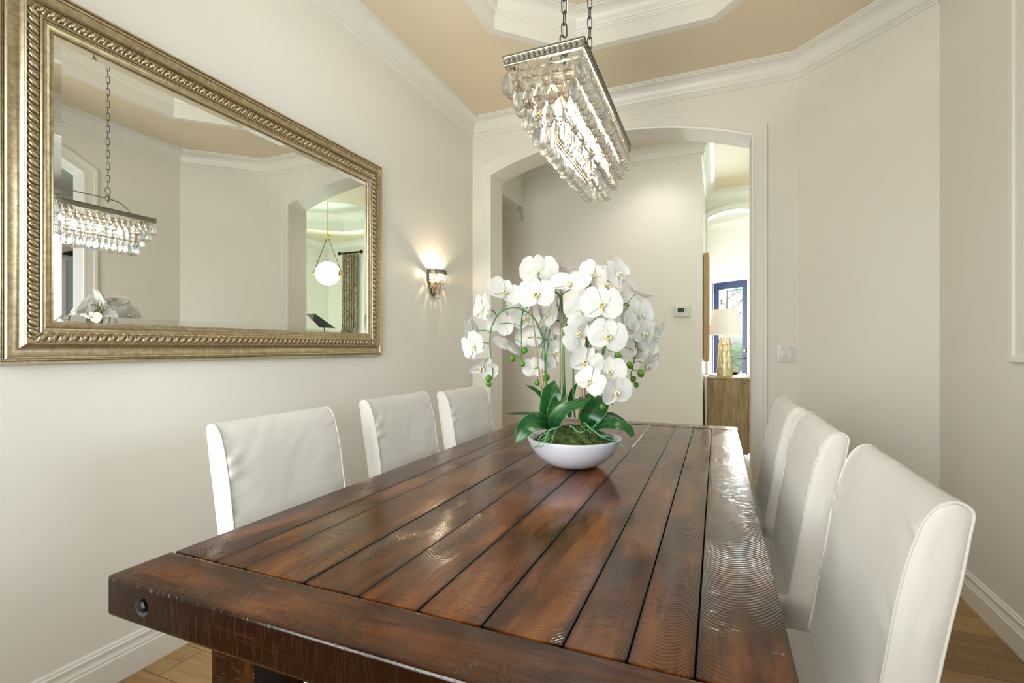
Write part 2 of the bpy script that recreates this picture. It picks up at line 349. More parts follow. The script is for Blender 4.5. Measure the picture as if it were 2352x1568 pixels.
# ------------------------------------------------------------------ mesh helpers
class MB:
    def __init__(self): self.v, self.f, self.uv = [], [], {}
    def add(self, vs, fs, uvs=None):
        o = len(self.v); self.v += [Vector(p) for p in vs]
        for k, f in enumerate(fs):
            self.f.append(tuple(i + o for i in f))
            if uvs is not None: self.uv[len(self.f) - 1] = [uvs[i] for i in f]
        return self
    def box(self, x0, x1, y0, y1, z0, z1):
        vs = [(x, y, z) for x in (x0, x1) for y in (y0, y1) for z in (z0, z1)]
        return self.add(vs, [(0, 1, 3, 2), (4, 6, 7, 5), (0, 4, 5, 1), (2, 3, 7, 6), (0, 2, 6, 4), (1, 5, 7, 3)])
    def rbox(self, x0, x1, y0, y1, z0, z1, r=0.004, seg=2, uv=None, M=None):
        bm = bmesh.new(); bmesh.ops.create_cube(bm, size=1)
        for v in bm.verts:
            v.co = Vector(((x0 + x1) / 2 + v.co.x * (x1 - x0), (y0 + y1) / 2 + v.co.y * (y1 - y0), (z0 + z1) / 2 + v.co.z * (z1 - z0)))
        if r > 0: bmesh.ops.bevel(bm, geom=bm.edges[:], offset=r, segments=seg, profile=0.6, affect='EDGES')
        bm.verts.index_update()
        vs = [(M @ v.co if M else v.co.copy()) for v in bm.verts]; fs = [tuple(v.index for v in f.verts) for f in bm.faces]
        bm.free()
        us = [uv(p) for p in vs] if uv else None
        return self.add(vs, fs, us)
    def prism(self, poly, d, M=None, h0=0.0):
        """poly in local xy, extruded along local z from h0 to h0+d, then placed by M"""
        n = len(poly)
        vs = [Vector((p[0], p[1], h0)) for p in poly] + [Vector((p[0], p[1], h0 + d)) for p in poly]
        if M: vs = [M @ p for p in vs]
        fs = [tuple(range(n - 1, -1, -1)), tuple(range(n, 2 * n))] + [(i, (i + 1) % n, n + (i + 1) % n, n + i) for i in range(n)]
        return self.add(vs, fs)
    def lathe(self, prof, n=24, M=None, a0=0.0, a1=2 * PI, caps=False):
        closed = abs(a1 - a0 - 2 * PI) < 1e-6
        m = n if closed else n + 1
        vs, fs = [], []
        for r, z in prof:
            for i in range(m):
                a = a0 + (a1 - a0) * i / n
                vs.append(Vector((r * math.cos(a), r * math.sin(a), z)))
        if M: vs = [M @ p for p in vs]
        for j in range(len(prof) - 1):
            for i in range(n):
                k = (i + 1) % m
                fs.append((j * m + i, j * m + k, (j + 1) * m + k, (j + 1) * m + i))
        if caps:
            fs.append(tuple(range(m - 1, -1, -1))); fs.append(tuple((len(prof) - 1) * m + i for i in range(m)))
        return self.add(vs, fs)
    def tube(self, pts, r, n=8, closed=False, caps=True):
        pts = [Vector(p) for p in pts]; k = len(pts)
        rs = r if isinstance(r, (list, tuple)) else [r] * k
        vs, fs = [], []
        ref = None
        for i, p in enumerate(pts):
            a = pts[(i - 1) % k] if (closed or i > 0) else p
            b = pts[(i + 1) % k] if (closed or i < k - 1) else p
            t = (b - a).normalized()
            if ref is None:
                ref = t.orthogonal().normalized()
            ref = (ref - t * ref.dot(t)); ref = ref.normalized() if ref.length > 1e-6 else t.orthogonal().normalized()
            bi = t.cross(ref)
            for j in range(n):
                q = 2 * PI * j / n
                vs.append(p + (ref * math.cos(q) + bi * math.sin(q)) * rs[i])
        for i in range(k if closed else k - 1):
            for j in range(n):
                i2 = (i + 1) % k; j2 = (j + 1) % n
                fs.append((i * n + j, i * n + j2, i2 * n + j2, i2 * n + j))
        if caps and not closed:
            fs.append(tuple(range(n - 1, -1, -1))); fs.append(tuple((k - 1) * n + j for j in range(n)))
        return self.add(vs, fs)
    def ball(self, c, r, n=12, sz=1.0):
        c = Vector(c); prof = [(max(1e-5, r * math.sin(PI * i / (n // 2 + 2))), -r * sz * math.cos(PI * i / (n // 2 + 2))) for i in range(n // 2 + 3)]
        return self.lathe(prof, n, Matrix.Translation(c))
    def sweep(self, path, prof, closed=True):
        """moulding: 2-D path walked with the room on its left; prof = (distance into the room, height)"""
        k = len(path); P = [Vector((p[0], p[1])) for p in path]
        vs, fs = [], []
        m = len(prof)
        for i in range(k):
            d0 = (P[i] - P[i - 1]).normalized() if (closed or i > 0) else None
            d1 = (P[(i + 1) % k] - P[i]).normalized() if (closed or i < k - 1) else None
            if d0 is None: d0 = d1
            if d1 is None: d1 = d0
            n0, n1 = Vector((-d0.y, d0.x)), Vector((-d1.y, d1.x))
            b = (n0 + n1); b = b / max(1e-6, b.dot(n0)) if b.length > 1e-6 else n0
            for d, z in prof: vs.append((P[i].x + b.x * d, P[i].y + b.y * d, z))
        for i in range(k if closed else k - 1):
            for j in range(m - 1):
                a = i * m; c = ((i + 1) % k) * m
                fs.append((a + j, c + j, c + j + 1, a + j + 1))
        if not closed:
            fs.append(tuple(range(m))); fs.append(tuple((k - 1) * m + j for j in range(m - 1, -1, -1)))
        return self.add(vs, fs)
    def grid(self, rows, uvs=None, closed=False):
        n, m = len(rows), len(rows[0])
        vs = [p for r in rows for p in r]
        fs = []
        for i in range(n - 1):
            for j in range(m if closed else m - 1):
                j2 = (j + 1) % m
                fs.append((i * m + j, i * m + j2, (i + 1) * m + j2, (i + 1) * m + j))
        us = [u for r in uvs for u in r] if uvs else None
        return self.add(vs, fs, us)
    def mesh(self, name, smooth=35, fix=True, off=None):
        me = bpy.data.meshes.new(name)
        o = Vector(off) if off is not None else Vector((0, 0, 0))
        me.from_pydata([p - o for p in self.v], [], self.f)
        if self.uv:
            lay = me.uv_layers.new(name='plank')
            for pi, p in enumerate(me.polygons):
                if pi in self.uv:
                    for k, li in enumerate(p.loop_indices): lay.data[li].uv = self.uv[pi][k]
        if fix:
            bm = bmesh.new(); bm.from_mesh(me); bmesh.ops.recalc_face_normals(bm, faces=bm.faces[:]); bm.to_mesh(me); bm.free()
        if smooth:
            me.polygons.foreach_set('use_smooth', [True] * len(me.polygons))
            me.set_sharp_from_angle(angle=math.radians(smooth))
        me.update()
        return me
    def build(self, name, mat, parent=None, smooth=35, fix=True):
        off = parent_loc(parent) if parent else None
        me = self.mesh(name, smooth, fix, off)
        return link(name, me, mat, parent)

def parent_loc(p):
    v = Vector((0, 0, 0))
    while p is not None: v = v + p.location; p = p.parent
    return v

def link(name, me, mat, parent=None):
    if mat is not None and len(me.materials) == 0: me.materials.append(MAT[mat] if isinstance(mat, str) else mat)
    o = bpy.data.objects.new(name, me); COL.objects.link(o)
    if parent: o.parent = parent
    return o

def tag(o, label=None, cat=None, group=None, kind=None):
    if label: o['label'] = label
    if cat: o['category'] = cat
    if group: o['group'] = group
    if kind: o['kind'] = kind
    return o

def thing(name, loc, label, cat, group=None, rz=0.0):
    o = bpy.data.objects.new(name, None); COL.objects.link(o); o.location = loc; o.rotation_euler = (0, 0, rz)
    o.empty_display_size = 0.05
    return tag(o, label, cat, group)

def struct(name, mb, mat, label, cat, smooth=35, parent=None):
    o = mb.build(name, mat, parent, smooth)
    if parent is None: tag(o, label, cat, kind='structure')
    return o

def part(name, mb, mat, parent, label=None, smooth=35, kind=None, fix=True):
    o = mb.build(name, mat, parent, smooth, fix)
    if label: o['label'] = label
    if kind: o['kind'] = kind
    return o

def copy_tree(o, parent=None):
    c = o.copy(); COL.objects.link(c)
    if parent is not None: c.parent = parent
    for ch in list(o.children): copy_tree(ch, c)
    return c

def frame_M(o, x, y, z):
    m = Matrix.Identity(4)
    for i, a in enumerate((x, y, z)):
        for j in range(3): m[j][i] = a[j]
    m.translation = Vector(o); return m

def catmull(pts, n=6):
    P = [Vector(p) for p in pts]; out = []
    for i in range(len(P) - 1):
        p0 = P[max(0, i - 1)]; p1 = P[i]; p2 = P[i + 1]; p3 = P[min(len(P) - 1, i + 2)]
        for k in range(n):
            t = k / n
            out.append(0.5 * ((2 * p1) + (p2 - p0) * t + (2 * p0 - 5 * p1 + 4 * p2 - p3) * t * t + (3 * p1 - p0 - 3 * p2 + p3) * t ** 3))
    out.append(P[-1]); return out

# ------------------------------------------------------------------ room shell
ZC = 3.19
def wall_M(P0, P1):
    d = Vector((P1[0] - P0[0], P1[1] - P0[1], 0)); ln = d.length; d.normalize()
    out = Vector((d.y, -d.x, 0))
    return frame_M((P0[0], P0[1], 0), d, Vector((0, 0, 1)), out), ln

def arc_pts(s0, s1, zs, rise, n=32):
    pts = []
    if rise <= 0: return [(s0, zs), (s1, zs)]
    h = (s1 - s0) / 2; R = (h * h + rise * rise) / (2 * rise); cx = (s0 + s1) / 2; cz = zs + rise - R
    a = math.asin(h / R)
    for i in range(n + 1):
        q = -a + 2 * a * i / n
        pts.append((cx + R * math.sin(q), cz + R * math.cos(q)))
    return pts

def wall(name, P0, P1, t, z0, z1, op=None, label='', cat='wall', mat='wall'):
    """wall walked with its room on the left; op = (s0, s1, sill, spring, rise)"""
    M, ln = wall_M(P0, P1); b = MB()
    if op is None:
        b.prism([(0, z0), (ln, z0), (ln, z1), (0, z1)], t, M)
    else:
        s0, s1, sill, zs, rise = op
        b.prism([(0, z0), (s0, z0), (s0, z1), (0, z1)], t, M)
        b.prism([(s1, z0), (ln, z0), (ln, z1), (s1, z1)], t, M)
        if sill > z0: b.prism([(s0, z0), (s1, z0), (s1, sill), (s0, sill)], t, M)
        ap = arc_pts(s0, s1, zs, rise); n = len(ap)
        # header as one strip so the curved underside stays smooth
        vs = []
        for h in (0.0, t):
            for (s, z) in ap: vs.append(M @ Vector((s, z, h)))
            for (s, z) in ap: vs.append(M @ Vector((s, z1, h)))
        fs = []
        for i in range(n - 1):
            fs += [(i, i + 1, n + i + 1, n + i), (2 * n + i, 3 * n + i, 3 * n + i + 1, 2 * n + i + 1), (i, 2 * n + i, 2 * n + i + 1, i + 1), (n + i, n + i + 1, 3 * n + i + 1, 3 * n + i)]
        b.add(vs, fs)
    return struct(name, b, mat, label, cat)

CASING = [(0, 0), (0, 0.012), (0.012, 0.016), (0.022, 0.012), (0.03, 0.012), (0.07, 0.015), (0.078, 0.022), (0.098, 0.024), (0.10, 0.018), (0.10, 0)]
def casing(name, P0, P1, op, label, closed_bottom=False, scale=1.0):
    M, ln = wall_M(P0, P1); s0, s1, sill, zs, rise = op
    path = [(s0, sill)] + arc_pts(s0, s1, zs, rise) + [(s1, sill)]
    b = MB(); b.sweep(path, [(d * scale, h) for d, h in CASING], closed=closed_bottom)
    Mi = M @ Matrix.Diagonal((1, 1, -1, 1))
    b.v = [Mi @ p for p in b.v]
    return struct(name, b, 'trim', label, 'trim')

def crown_prof(zc=ZC, s=1.0):
    p = [(0, -0.142), (0.010, -0.142), (0.010, -0.130), (0.016, -0.126), (0.020, -0.118), (0.016, -0.112), (0.024, -0.108), (0.028, -0.100)]
    for i in range(1, 9):
        a = i / 8 * PI / 2
        p.append((0.028 + 0.062 * (1 - math.cos(a)), -0.100 + 0.078 * math.sin(a)))
    p += [(0.098, -0.020), (0.098, -0.012), (0.112, -0.012), (0.112, 0.0)]
    return [(d * s, zc + z * s) for d, z in p]
BASE = [(0, 0), (0.020, 0), (0.020, 0.086), (0.015, 0.090), (0.015, 0.094), (0.0175, 0.097), (0.013, 0.104), (0.011, 0.116), (0.013, 0.121), (0.013, 0.126), (0.008, 0.130), (0.007, 0.137), (0.002, 0.142), (0, 0.142)]

A, B, C, D, E_ = (-2.0, -0.6), (1.1, -0.6), (1.1, 3.31), (0.518, 3.88), (-2.0, 3.88)
T = 0.15
fl = MB(); fl.box(-4.2, 4.4, -0.9, 11.2, -0.08, 0.0)
struct('floor', fl, 'floor', 'brown oak plank floor under the dining table', 'floor')
wall('wall_left', (-2.0, 4.12), (-2.0, -0.75), 0.12, 0, ZC + 0.02, None, 'long white wall behind the gold framed mirror')
ARCH = (-0.226 + 0.518, 1.819 + 0.518, 0.0, 2.70, 0.19)   # distances along the back wall from its right corner
wall('wall_back', D, (-2.12, 3.88), 0.24, 0, ZC + 0.02, ARCH, 'white end wall with the wide arched opening to the hall')
casing('trim_1', D, (-2.12, 3.88), ARCH, 'moulded white casing around the wide archway')
wall('wall_corner', C, D, T, 0, ZC + 0.02, None, 'angled wall section between the archway and the right wall')
ROP = (1.0 + 0.6, 2.482 + 0.6, 1.24, 2.70, 0.20)
wall('wall_right', B, C, T, 0, ZC + 0.02, ROP, 'right wall with the arched interior opening')
casing('trim_2', B, C, ROP, 'white casing around the arched interior opening at the right edge', True)
WOP = (0.15, 1.95, 0.35, 2.65, 0.0)
wall('wall_front', A, B, T, 0, ZC + 0.02, WOP, 'near wall with an added window, facing the far archway')
b = MB()
for p in ((-2.0, -0.6), (1.1, -0.6)): pass
x0, x1 = -2.0 + 0.15, -2.0 + 1.95
b.box(x0, x1, -0.72, -0.66, 0.35, 0.41); b.box(x0, x1, -0.72, -0.66, 2.59, 2.65)
for xx in (x0, x0 + 0.58, x0 + 1.16, x1 - 0.06): b.box(xx, xx + 0.06, -0.72, -0.66, 0.35, 2.65)
w1 = struct('window_added_near', b, 'trim', 'large unseen white framed window added to light the room', 'window')  # unseen window added to light the room from behind the camera
g = MB(); g.box(x0 + 0.02, x1 - 0.02, -0.695, -0.69, 0.38, 2.62); part('pane', g, 'pane', w1)
# hall and rooms beyond
b = MB(); b.box(-4.0, -0.137, 5.1, 5.22, 0, ZC + 0.02); b.box(-0.257, -0.137, 5.22, 6.8, 0, ZC + 0.02)
struct('wall_hall', b, 'wall', 'pale hall wall carrying the thermostat beyond the archway', 'wall')
b = MB(); b.box(-2.12, -2.0, 4.12, 5.1, 2.75, ZC + 0.02)
struct('wall_header', b, 'wall', 'header over the side hall opening seen through the archway', 'wall')
b = MB(); b.box(-4.12, -4.0, 4.0, 5.22, 0, 2.9); b.box(-4.0, -2.12, 4.0, 4.12, 0, 2.9)
struct('wall_side_hall', b, 'wall', 'far end wall of the side hall', 'wall')
b = MB(); b.box(-4.1, -2.121, 4.0, 5.2, 2.75, 2.89)
struct('ceiling_side_hall', b, 'ceil', 'low ceiling of the side hall', 'ceiling')
b = MB(); b.box(1.13, 1.25, 3.312, 3.91, 0, ZC + 0.015); b.box(0.53, 1.52, 3.9, 4.11, 0, ZC + 0.015); b.box(1.4, 1.518, 4.10, 4.86, 0, ZC + 0.02); b.box(1.4, 4.2, 4.85, 4.97, 0, ZC + 0.02)
struct('wall_partition', b, 'wall', 'partition between the foyer and the living room', 'wall')
A2 = (1.10 - 0.53, 1.10 + 0.11, 0.0, 2.86, 0.075)
wall('wall_entry', (1.1, 6.8), (-0.257, 6.8), 0.16, 0, 3.62, A2, 'narrow arch wall at the end of the passage')
casing('trim_3', (1.1, 6.8), (-0.257, 6.8), A2, 'slim casing around the narrow passage arch', False, 0.7)
# entry room
def yl(x): return 10.264 + (x + 0.078) * (-0.408 / 0.581)
dl = Vector((0.581, -0.408)); dl_len = dl.length; dl.normalize()
P0 = (1.35, yl(1.35)); P1 = (-0.9, yl(-0.9))
tot = math.hypot(P1[0] - P0[0], P1[1] - P0[1])
sA = math.hypot(0.503 - P0[0], 9.856 - P0[1]); sB = math.hypot(-0.078 - P0[0], 10.264 - P0[1])
wall('wall_entry_door', P0, P1, 0.12, 0, 3.6, (sA - 0.01, sB + 0.01, 0, 2.45, 0), 'white end wall of the entry around the blue glazed door')
casing('trim_4', P0, P1, (sA - 0.01, sB + 0.01, 0, 2.45, 0), 'white casing around the blue glazed door', False, 0.9)
b = MB(); b.box(-1.02, -0.9, 6.96, 10.95, 0, 3.6); b.box(-0.9, -0.25, 6.8, 6.96, 0, 3.6)
struct('wall_entry_left', b, 'wall', 'left wall of the entry', 'wall')
b = MB(); b.box(1.35, 1.47, 6.8, 9.5, 0, 3.6); b.box(1.1, 1.35, 6.8, 6.96, 0, 3.6)
struct('wall_entry_right', b, 'wall', 'right wall of the entry', 'wall')
b = MB(); b.box(-1.02, 1.47, 6.8, 10.95, 3.55, 3.65)
struct('ceiling_entry', b, 'ceil_lo', 'ceiling of the entry', 'ceiling')
# living room
LW = (0.2, 1.52, 0.0, 2.82, 0.0)
wall('wall_living_end', (3.0, 7.4), (1.35, 7.4), 0.14, 0, 3.75, (0.90, 1.52, 0.0, 2.84, 0.0), 'living room end wall with a tall dark framed window')
b = MB(); b.box(3.0, 3.14, 4.85, 7.54, 0, 3.75)
struct('wall_living_right', b, 'wall', 'living room side wall', 'wall')
# foyer
b = MB(); b.box(1.1, 4.2, -0.75, -0.6, 0, ZC + 0.02)
struct('wall_foyer', b, 'wall', 'near wall of the foyer', 'wall')
wall('wall_foyer_far', (4.05, -0.6), (4.05, 4.97), 0.15, 0, ZC + 0.02, (0.9, 3.7, 0.7, 2.85, 0.0), 'outer foyer wall with an added wide window and the grey door')
b = MB()
for yy in (0.30, 1.67, 3.04): b.box(4.09, 4.15, yy, yy + 0.06, 0.7, 2.85)
b.box(4.09, 4.15, 0.3, 3.1, 0.7, 0.76); b.box(4.09, 4.15, 0.3, 3.1, 2.79, 2.85)
w3 = struct('window_added_foyer', b, 'trim', 'white framed foyer window added for its light', 'window')  # window added so light crosses to the left wall
g = MB(); g.box(4.118, 4.122, 0.32, 3.08, 0.72, 2.83); part('pane', g, 'pane', w3)

def slab_with_hole(name, outer, hole, z, t, mat, label):
    loops = [[Vector((p[0], p[1], 0)) for p in outer]] + ([[Vector((p[0], p[1], 0)) for p in hole]] if hole else [])
    tris = tessellate_polygon(loops); flat = [p for l in loops for p in l]
    b = MB()
    b.add([(p.x, p.y, z) for p in flat], [tuple(q) for q in tris]); b.add([(p.x, p.y, z + t) for p in flat], [tuple(reversed(q)) for q in tris])
    return struct(name, b, mat, label, 'ceiling')

OCT = [(-1.287, 2.79), (-1.287, 0.70), (-0.877, 0.29), (-0.023, 0.29), (0.387, 0.70), (0.387, 2.79), (-0.023, 3.20), (-0.877, 3.20)]   # counter-clockwise
slab_with_hole('ceiling', [(-2.1, -0.75), (1.25, -0.75), (1.25, 4.0), (-2.1, 4.0)], OCT, ZC, 0.06, 'ceil', 'tan dining room ceiling around the octagonal tray')
b = MB()
def ring(bm_, poly, z0, z1, t=0.05):
    bm_.sweep(poly, [(0.003, z0), (0.003, z1), (-t, z1), (-t, z0), (0.003, z0)])
ring(b, OCT, ZC - 0.001, 3.42)
struct('ceiling_tray', b, 'trim', 'white riser of the octagonal ceiling tray', 'ceiling')
b = MB(); b.box(-1.35, 0.45, 0.22, 3.27, 3.415, 3.46)
struct('ceiling_tray_top', b, 'ceil', 'tan panel inside the octagonal ceiling tray', 'ceiling')
b = MB(); b.sweep(OCT, crown_prof(3.415, 0.93))
struct('trim_5', b, 'trim', 'white crown moulding inside the octagonal ceiling tray', 'trim')
b = MB(); b.sweep([A, B, C, D, E_], crown_prof())
struct('trim_6', b, 'trim', 'white crown moulding around the dining room', 'trim')
HOLE = [(0.75, 5.45), (1.2, 5.0), (2.1, 5.0), (2.55, 5.45), (2.55, 6.15), (2.0, 6.7), (1.2, 6.7), (0.75, 6.25)]
slab_with_hole('ceiling_hall', [(-2.12, 4.01), (1.4, 4.01), (1.4, 4.9), (3.1, 4.9), (3.1, 7.5), (1.35, 7.5), (1.35, 6.85), (-2.12, 6.85)], HOLE, ZC, 0.06, 'ceil', 'tan ceiling of the hall and living room')
b = MB(); ring(b, HOLE, ZC - 0.001, 3.50); b.box(0.68, 2.62, 4.93, 6.77, 3.48, 3.53)
struct('ceiling_living', b, 'ceil_lo', 'pale raised ceiling panel of the living room', 'ceiling')
b = MB(); b.sweep(HOLE, crown_prof(3.48))
struct('trim_7', b, 'trim', 'crown moulding inside the raised living room ceiling', 'trim')
b = MB(); b.box(1.26, 4.2, -0.75, 4.97, ZC + 0.006, ZC + 0.055)
struct('ceiling_foyer', b, 'ceil_lo', 'ceiling of the foyer', 'ceiling')
b = MB(); b.box(0.5, 1.42, 3.2, 4.1, ZC + 0.012, ZC + 0.055)
struct('ceiling_corner', b, 'ceil_lo', 'ceiling patch behind the angled wall', 'ceiling')
b = MB(); b.sweep([(1.1, 6.8), (-0.137, 6.8), (-0.137, 5.1), (-2.0, 5.1), (-2.0, 4.12), (1.4, 4.12), (1.4, 4.97), (3.0, 4.97), (3.0, 7.4), (1.47, 7.4)], crown_prof(), closed=False)
struct('trim_8', b, 'trim', 'white crown moulding along the hall and passage', 'trim')
b = MB(); b.sweep([(-2.0, 5.1), (-4.0, 5.1)], crown_prof(2.75), closed=False)
struct('trim_9', b, 'trim', 'short run of crown moulding under the low side hall ceiling', 'trim')
b = MB(); b.sweep([P0, P1], crown_prof(3.55), closed=False)
struct('trim_10', b, 'trim', 'crown moulding above the blue door', 'trim')
def base(name, path, label):
    b = MB(); b.sweep(path, BASE, closed=False); return struct(name, b, 'trim', label, 'baseboard')
base('baseboard_left', [(-2.0, 3.88), (-2.0, -0.6)], 'white moulded baseboard below the mirror wall')
base('baseboard_right', [(1.1, -0.6), (1.1, 3.31), (0.518, 3.88), (0.33, 3.88)], 'white moulded baseboard along the right wall')
base('baseboard_hall', [(-0.137, 6.75), (-0.137, 5.1), (-1.95, 5.1)], 'white baseboard of the hall')
base('baseboard_entry', [P0, (P0[0] + (P1[0] - P0[0]) * (sA - 0.12) / tot, P0[1] + (P1[1] - P0[1]) * (sA - 0.12) / tot)], 'white baseboard beside the blue door')

# blue glazed door at the end of the passage
def door_blue():
    M, ln = wall_M(P0, P1)
    s0, s1 = sA, sB
    b = MB(); z0, z1 = 0.012, 2.44
    b.rbox(s0, s0 + 0.115, z0, z1, 0.03, 0.075, 0.004, 1, M=M); b.rbox(s1 - 0.115, s1, z0, z1, 0.03, 0.075, 0.004, 1, M=M)
    b.rbox(s0 + 0.11, s1 - 0.11, z1 - 0.14, z1, 0.03, 0.075, 0.004, 1, M=M); b.rbox(s0 + 0.11, s1 - 0.11, z0, 0.24, 0.03, 0.075, 0.004, 1, M=M)
    d = struct('door_1', b, 'blue_paint', 'navy blue glazed door at the end of the passage', 'door')
    g = MB(); g.rbox(s0 + 0.10, s1 - 0.10, 0.22, z1 - 0.12, 0.048, 0.056, 0, M=M); part('pane', g, 'pane', d)
    h = MB()
    q = M @ Vector((s0 + 0.055, 1.0, 0.03)); q2 = M @ Vector((s0 + 0.055, 1.0, -0.02)); q3 = M @ Vector((s0 + 0.15, 1.0, -0.025))
    h.tube([q, q2, q3], 0.009); part('handle', h, 'black_metal', d)
    dd = MB(); q = M @ Vector((s0 + 0.055, 1.14, 0.03)); q2 = M @ Vector((s0 + 0.055, 1.14, 0.005)); dd.tube([q, q2], 0.022, 12); part('lock', dd, 'pewter', d)
door_blue()
# grey panelled foyer door seen in the mirror
def door_grey():
    b = MB(); X = 4.0
    b.rbox(X, X + 0.045, 3.74, 4.62, 0.012, 2.36, 0.004, 1)
    d = struct('door_2', b, 'grey_paint', 'grey panelled foyer door glimpsed in the mirror', 'door')
    for (y0, y1, z0, z1) in ((3.80, 4.14, 1.98, 2.22), (4.22, 4.56, 1.98, 2.22), (3.80, 4.14, 1.05, 1.88), (4.22, 4.56, 1.05, 1.88), (3.80, 4.14, 0.2, 0.92), (4.22, 4.56, 0.2, 0.92)):
        f = MB(); f.rbox(X - 0.012, X + 0.01, y0, y1, z0, z1, 0.006, 2); f.rbox(X - 0.02, X + 0.01, y0 + 0.05, y1 - 0.05, z0 + 0.05, z1 - 0.05, 0.006, 2)
        part('panel', f, 'grey_paint', d)
    k = MB(); k.ball((X - 0.045, 3.80, 0.98), 0.03); k.tube([(X, 3.80, 0.98), (X - 0.04, 3.80, 0.98)], 0.011); part('knob', k, 'brass', d)
    t = MB(); t.prism([(-0.5, 0)] + [(-0.5 * math.cos(PI * i / 16), 0.11 * math.sin(PI * i / 16)) for i in range(17)][1:-1] + [(0.5, 0)], 0.03, frame_M((X, 4.18, 2.42), Vector((0, 1, 0)), Vector((0, 0, 1)), Vector((1, 0, 0))))
    struct('window_4', t, 'black_gloss', 'dark fanlight above the grey foyer door', 'window')
door_grey()
# living room window wall, seen in the mirror
b = MB()
xa, xb = 3.0 - 1.52, 3.0 - 0.90
for (z0, z1) in ((0.0, 0.06), (2.02, 2.10), (2.36, 2.44), (2.78, 2.84)): b.box(xa, xb, 7.43, 7.49, z0, z1)
for xx in (xa, xb - 0.05): b.box(xx, xx + 0.05, 7.43, 7.49, 0.0, 2.84)
b.box(xa, xb, 7.43, 7.49, 2.10, 2.36)
w2 = struct('window_2', b, 'trim', 'white framed transom window beside the patterned curtain', 'window')
g = MB(); g.box(xa + 0.02, xb - 0.02, 7.462, 7.466, 0.03, 2.80); part('pane', g, 'pane', w2)
k = MB()
for xx in (xa + 0.05, xb - 0.11): k.box(xx, xx + 0.06, 7.41, 7.45, 0.06, 2.02)
k.box(xa + 0.05, xb - 0.05, 7.41, 7.45, 1.95, 2.02); k.box(xa + 0.05, xb - 0.05, 7.41, 7.45, 0.06, 0.2); part('sash', k, 'black_gloss', w2)

# ------------------------------------------------------------------ dining table
ZT = 0.765
def table():
    t = thing('dining_table', (-0.485, 1.75, 0), 'long dark stained plank dining table with breadboard ends, carrying the orchid bowl', 'table')
    xs = [-1.068, -0.94, -0.862, -0.705, -0.578, -0.457, -0.340, -0.208, -0.116, -0.027, 0.10]
    b = MB()
    for i in range(len(xs) - 1):
        a, c = xs[i] + 0.0008, xs[i + 1] - 0.0008
        dz = random.uniform(-0.0008, 0.0006)
        xc, w = (a + c) / 2, (c - a) / 2
        b.rbox(a, c, 0.690, 2.816, ZT - 0.072, ZT + dz, 0.0028, 3, uv=lambda p, xc=xc, w=w, i=i: ((p.x - xc) / w, i + 1.0))
    part('plank_top', b, 'table_y', t)
    for k, (y0, y1, yf, sg) in enumerate(((0.565, 0.6865, 0.565, 1), (2.8195, 2.935, 2.935, -1))):
        e = MB(); yc, w = (y0 + y1) / 2, (y1 - y0) / 2
        e.rbox(-1.074, 0.106, y0, y1, ZT - 0.076, ZT + 0.001, 0.009, 4, uv=lambda p: ((p.y - yc) / w, 20.0 + k * 3))
        eo = part('end_board', e, 'table_x', t)
        # bolt holes cut into the end face
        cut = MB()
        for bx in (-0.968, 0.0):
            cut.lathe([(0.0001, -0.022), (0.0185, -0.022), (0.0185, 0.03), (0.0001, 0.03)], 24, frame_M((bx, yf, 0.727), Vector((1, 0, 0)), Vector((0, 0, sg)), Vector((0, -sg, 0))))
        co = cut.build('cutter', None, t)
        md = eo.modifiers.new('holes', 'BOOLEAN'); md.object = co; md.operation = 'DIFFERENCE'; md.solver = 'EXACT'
        bpy.context.view_layer.update()
        me = bpy.data.meshes.new_from_object(eo.evaluated_get(bpy.context.evaluated_depsgraph_get()))
        eo.modifiers.clear(); eo.data = me
        if not me.materials: me.materials.append(MAT['table_x'])
        bpy.data.objects.remove(co)
        me.materials.append(MAT['dark'])      # hole walls coloured black to stand for the shade inside
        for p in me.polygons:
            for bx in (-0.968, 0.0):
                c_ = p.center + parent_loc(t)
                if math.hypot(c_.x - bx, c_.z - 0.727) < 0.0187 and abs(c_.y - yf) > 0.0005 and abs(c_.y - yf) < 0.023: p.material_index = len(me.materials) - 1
        for bx in (-0.968, 0.0):
            h = MB(); h.lathe([(0.0001, 0.004), (0.008, 0.004), (0.0118, 0.001), (0.0118, -0.02), (0.0001, -0.02)], 6, frame_M((bx, yf, 0.727), Vector((1, 0, 0)), Vector((0, 0, sg)), Vector((0, -sg, 0))))
            part('hex_bolt', h, 'black_metal', eo, 'black iron hex bolt head', smooth=20)
    ap = MB()
    ap.rbox(-0.95, -0.02, 0.72, 0.75, 0.59, 0.694, 0.004, 1, uv=lambda p: (0.2, 31)); ap.rbox(-0.95, -0.02, 2.75, 2.78, 0.59, 0.694, 0.004, 1, uv=lambda p: (0.2, 32))
    ap.rbox(-0.955, -0.925, 0.72, 2.78, 0.59, 0.694, 0.004, 1, uv=lambda p: (0.2, 33)); ap.rbox(-0.045, -0.015, 0.72, 2.78, 0.59, 0.694, 0.004, 1, uv=lambda p: (0.2, 34))
    part('apron', ap, 'table_x', t)
    for sx in (-0.875, -0.095 - 0.115):
        for y in (0.63, 2.755):
            l = MB(); l.rbox(sx, sx + 0.115, y, y + 0.115, 0.0, 0.692, 0.006, 2, uv=lambda p: (0.1, 40 + sx * 3 + y)); part('leg', l, 'table_z', t)
    s = MB(); s.rbox(-0.80, -0.16, 0.66, 0.73, 0.14, 0.24, 0.006, 2, uv=lambda p: (0.1, 50)); s.rbox(-0.80, -0.16, 2.78, 2.85, 0.14, 0.24, 0.006, 2, uv=lambda p: (0.1, 51)); s.rbox(-0.53, -0.43, 0.69, 2.82, 0.15, 0.23, 0.006, 2, uv=lambda p: (0.1, 52))
    part('stretcher', s, 'table_y', t)
table()
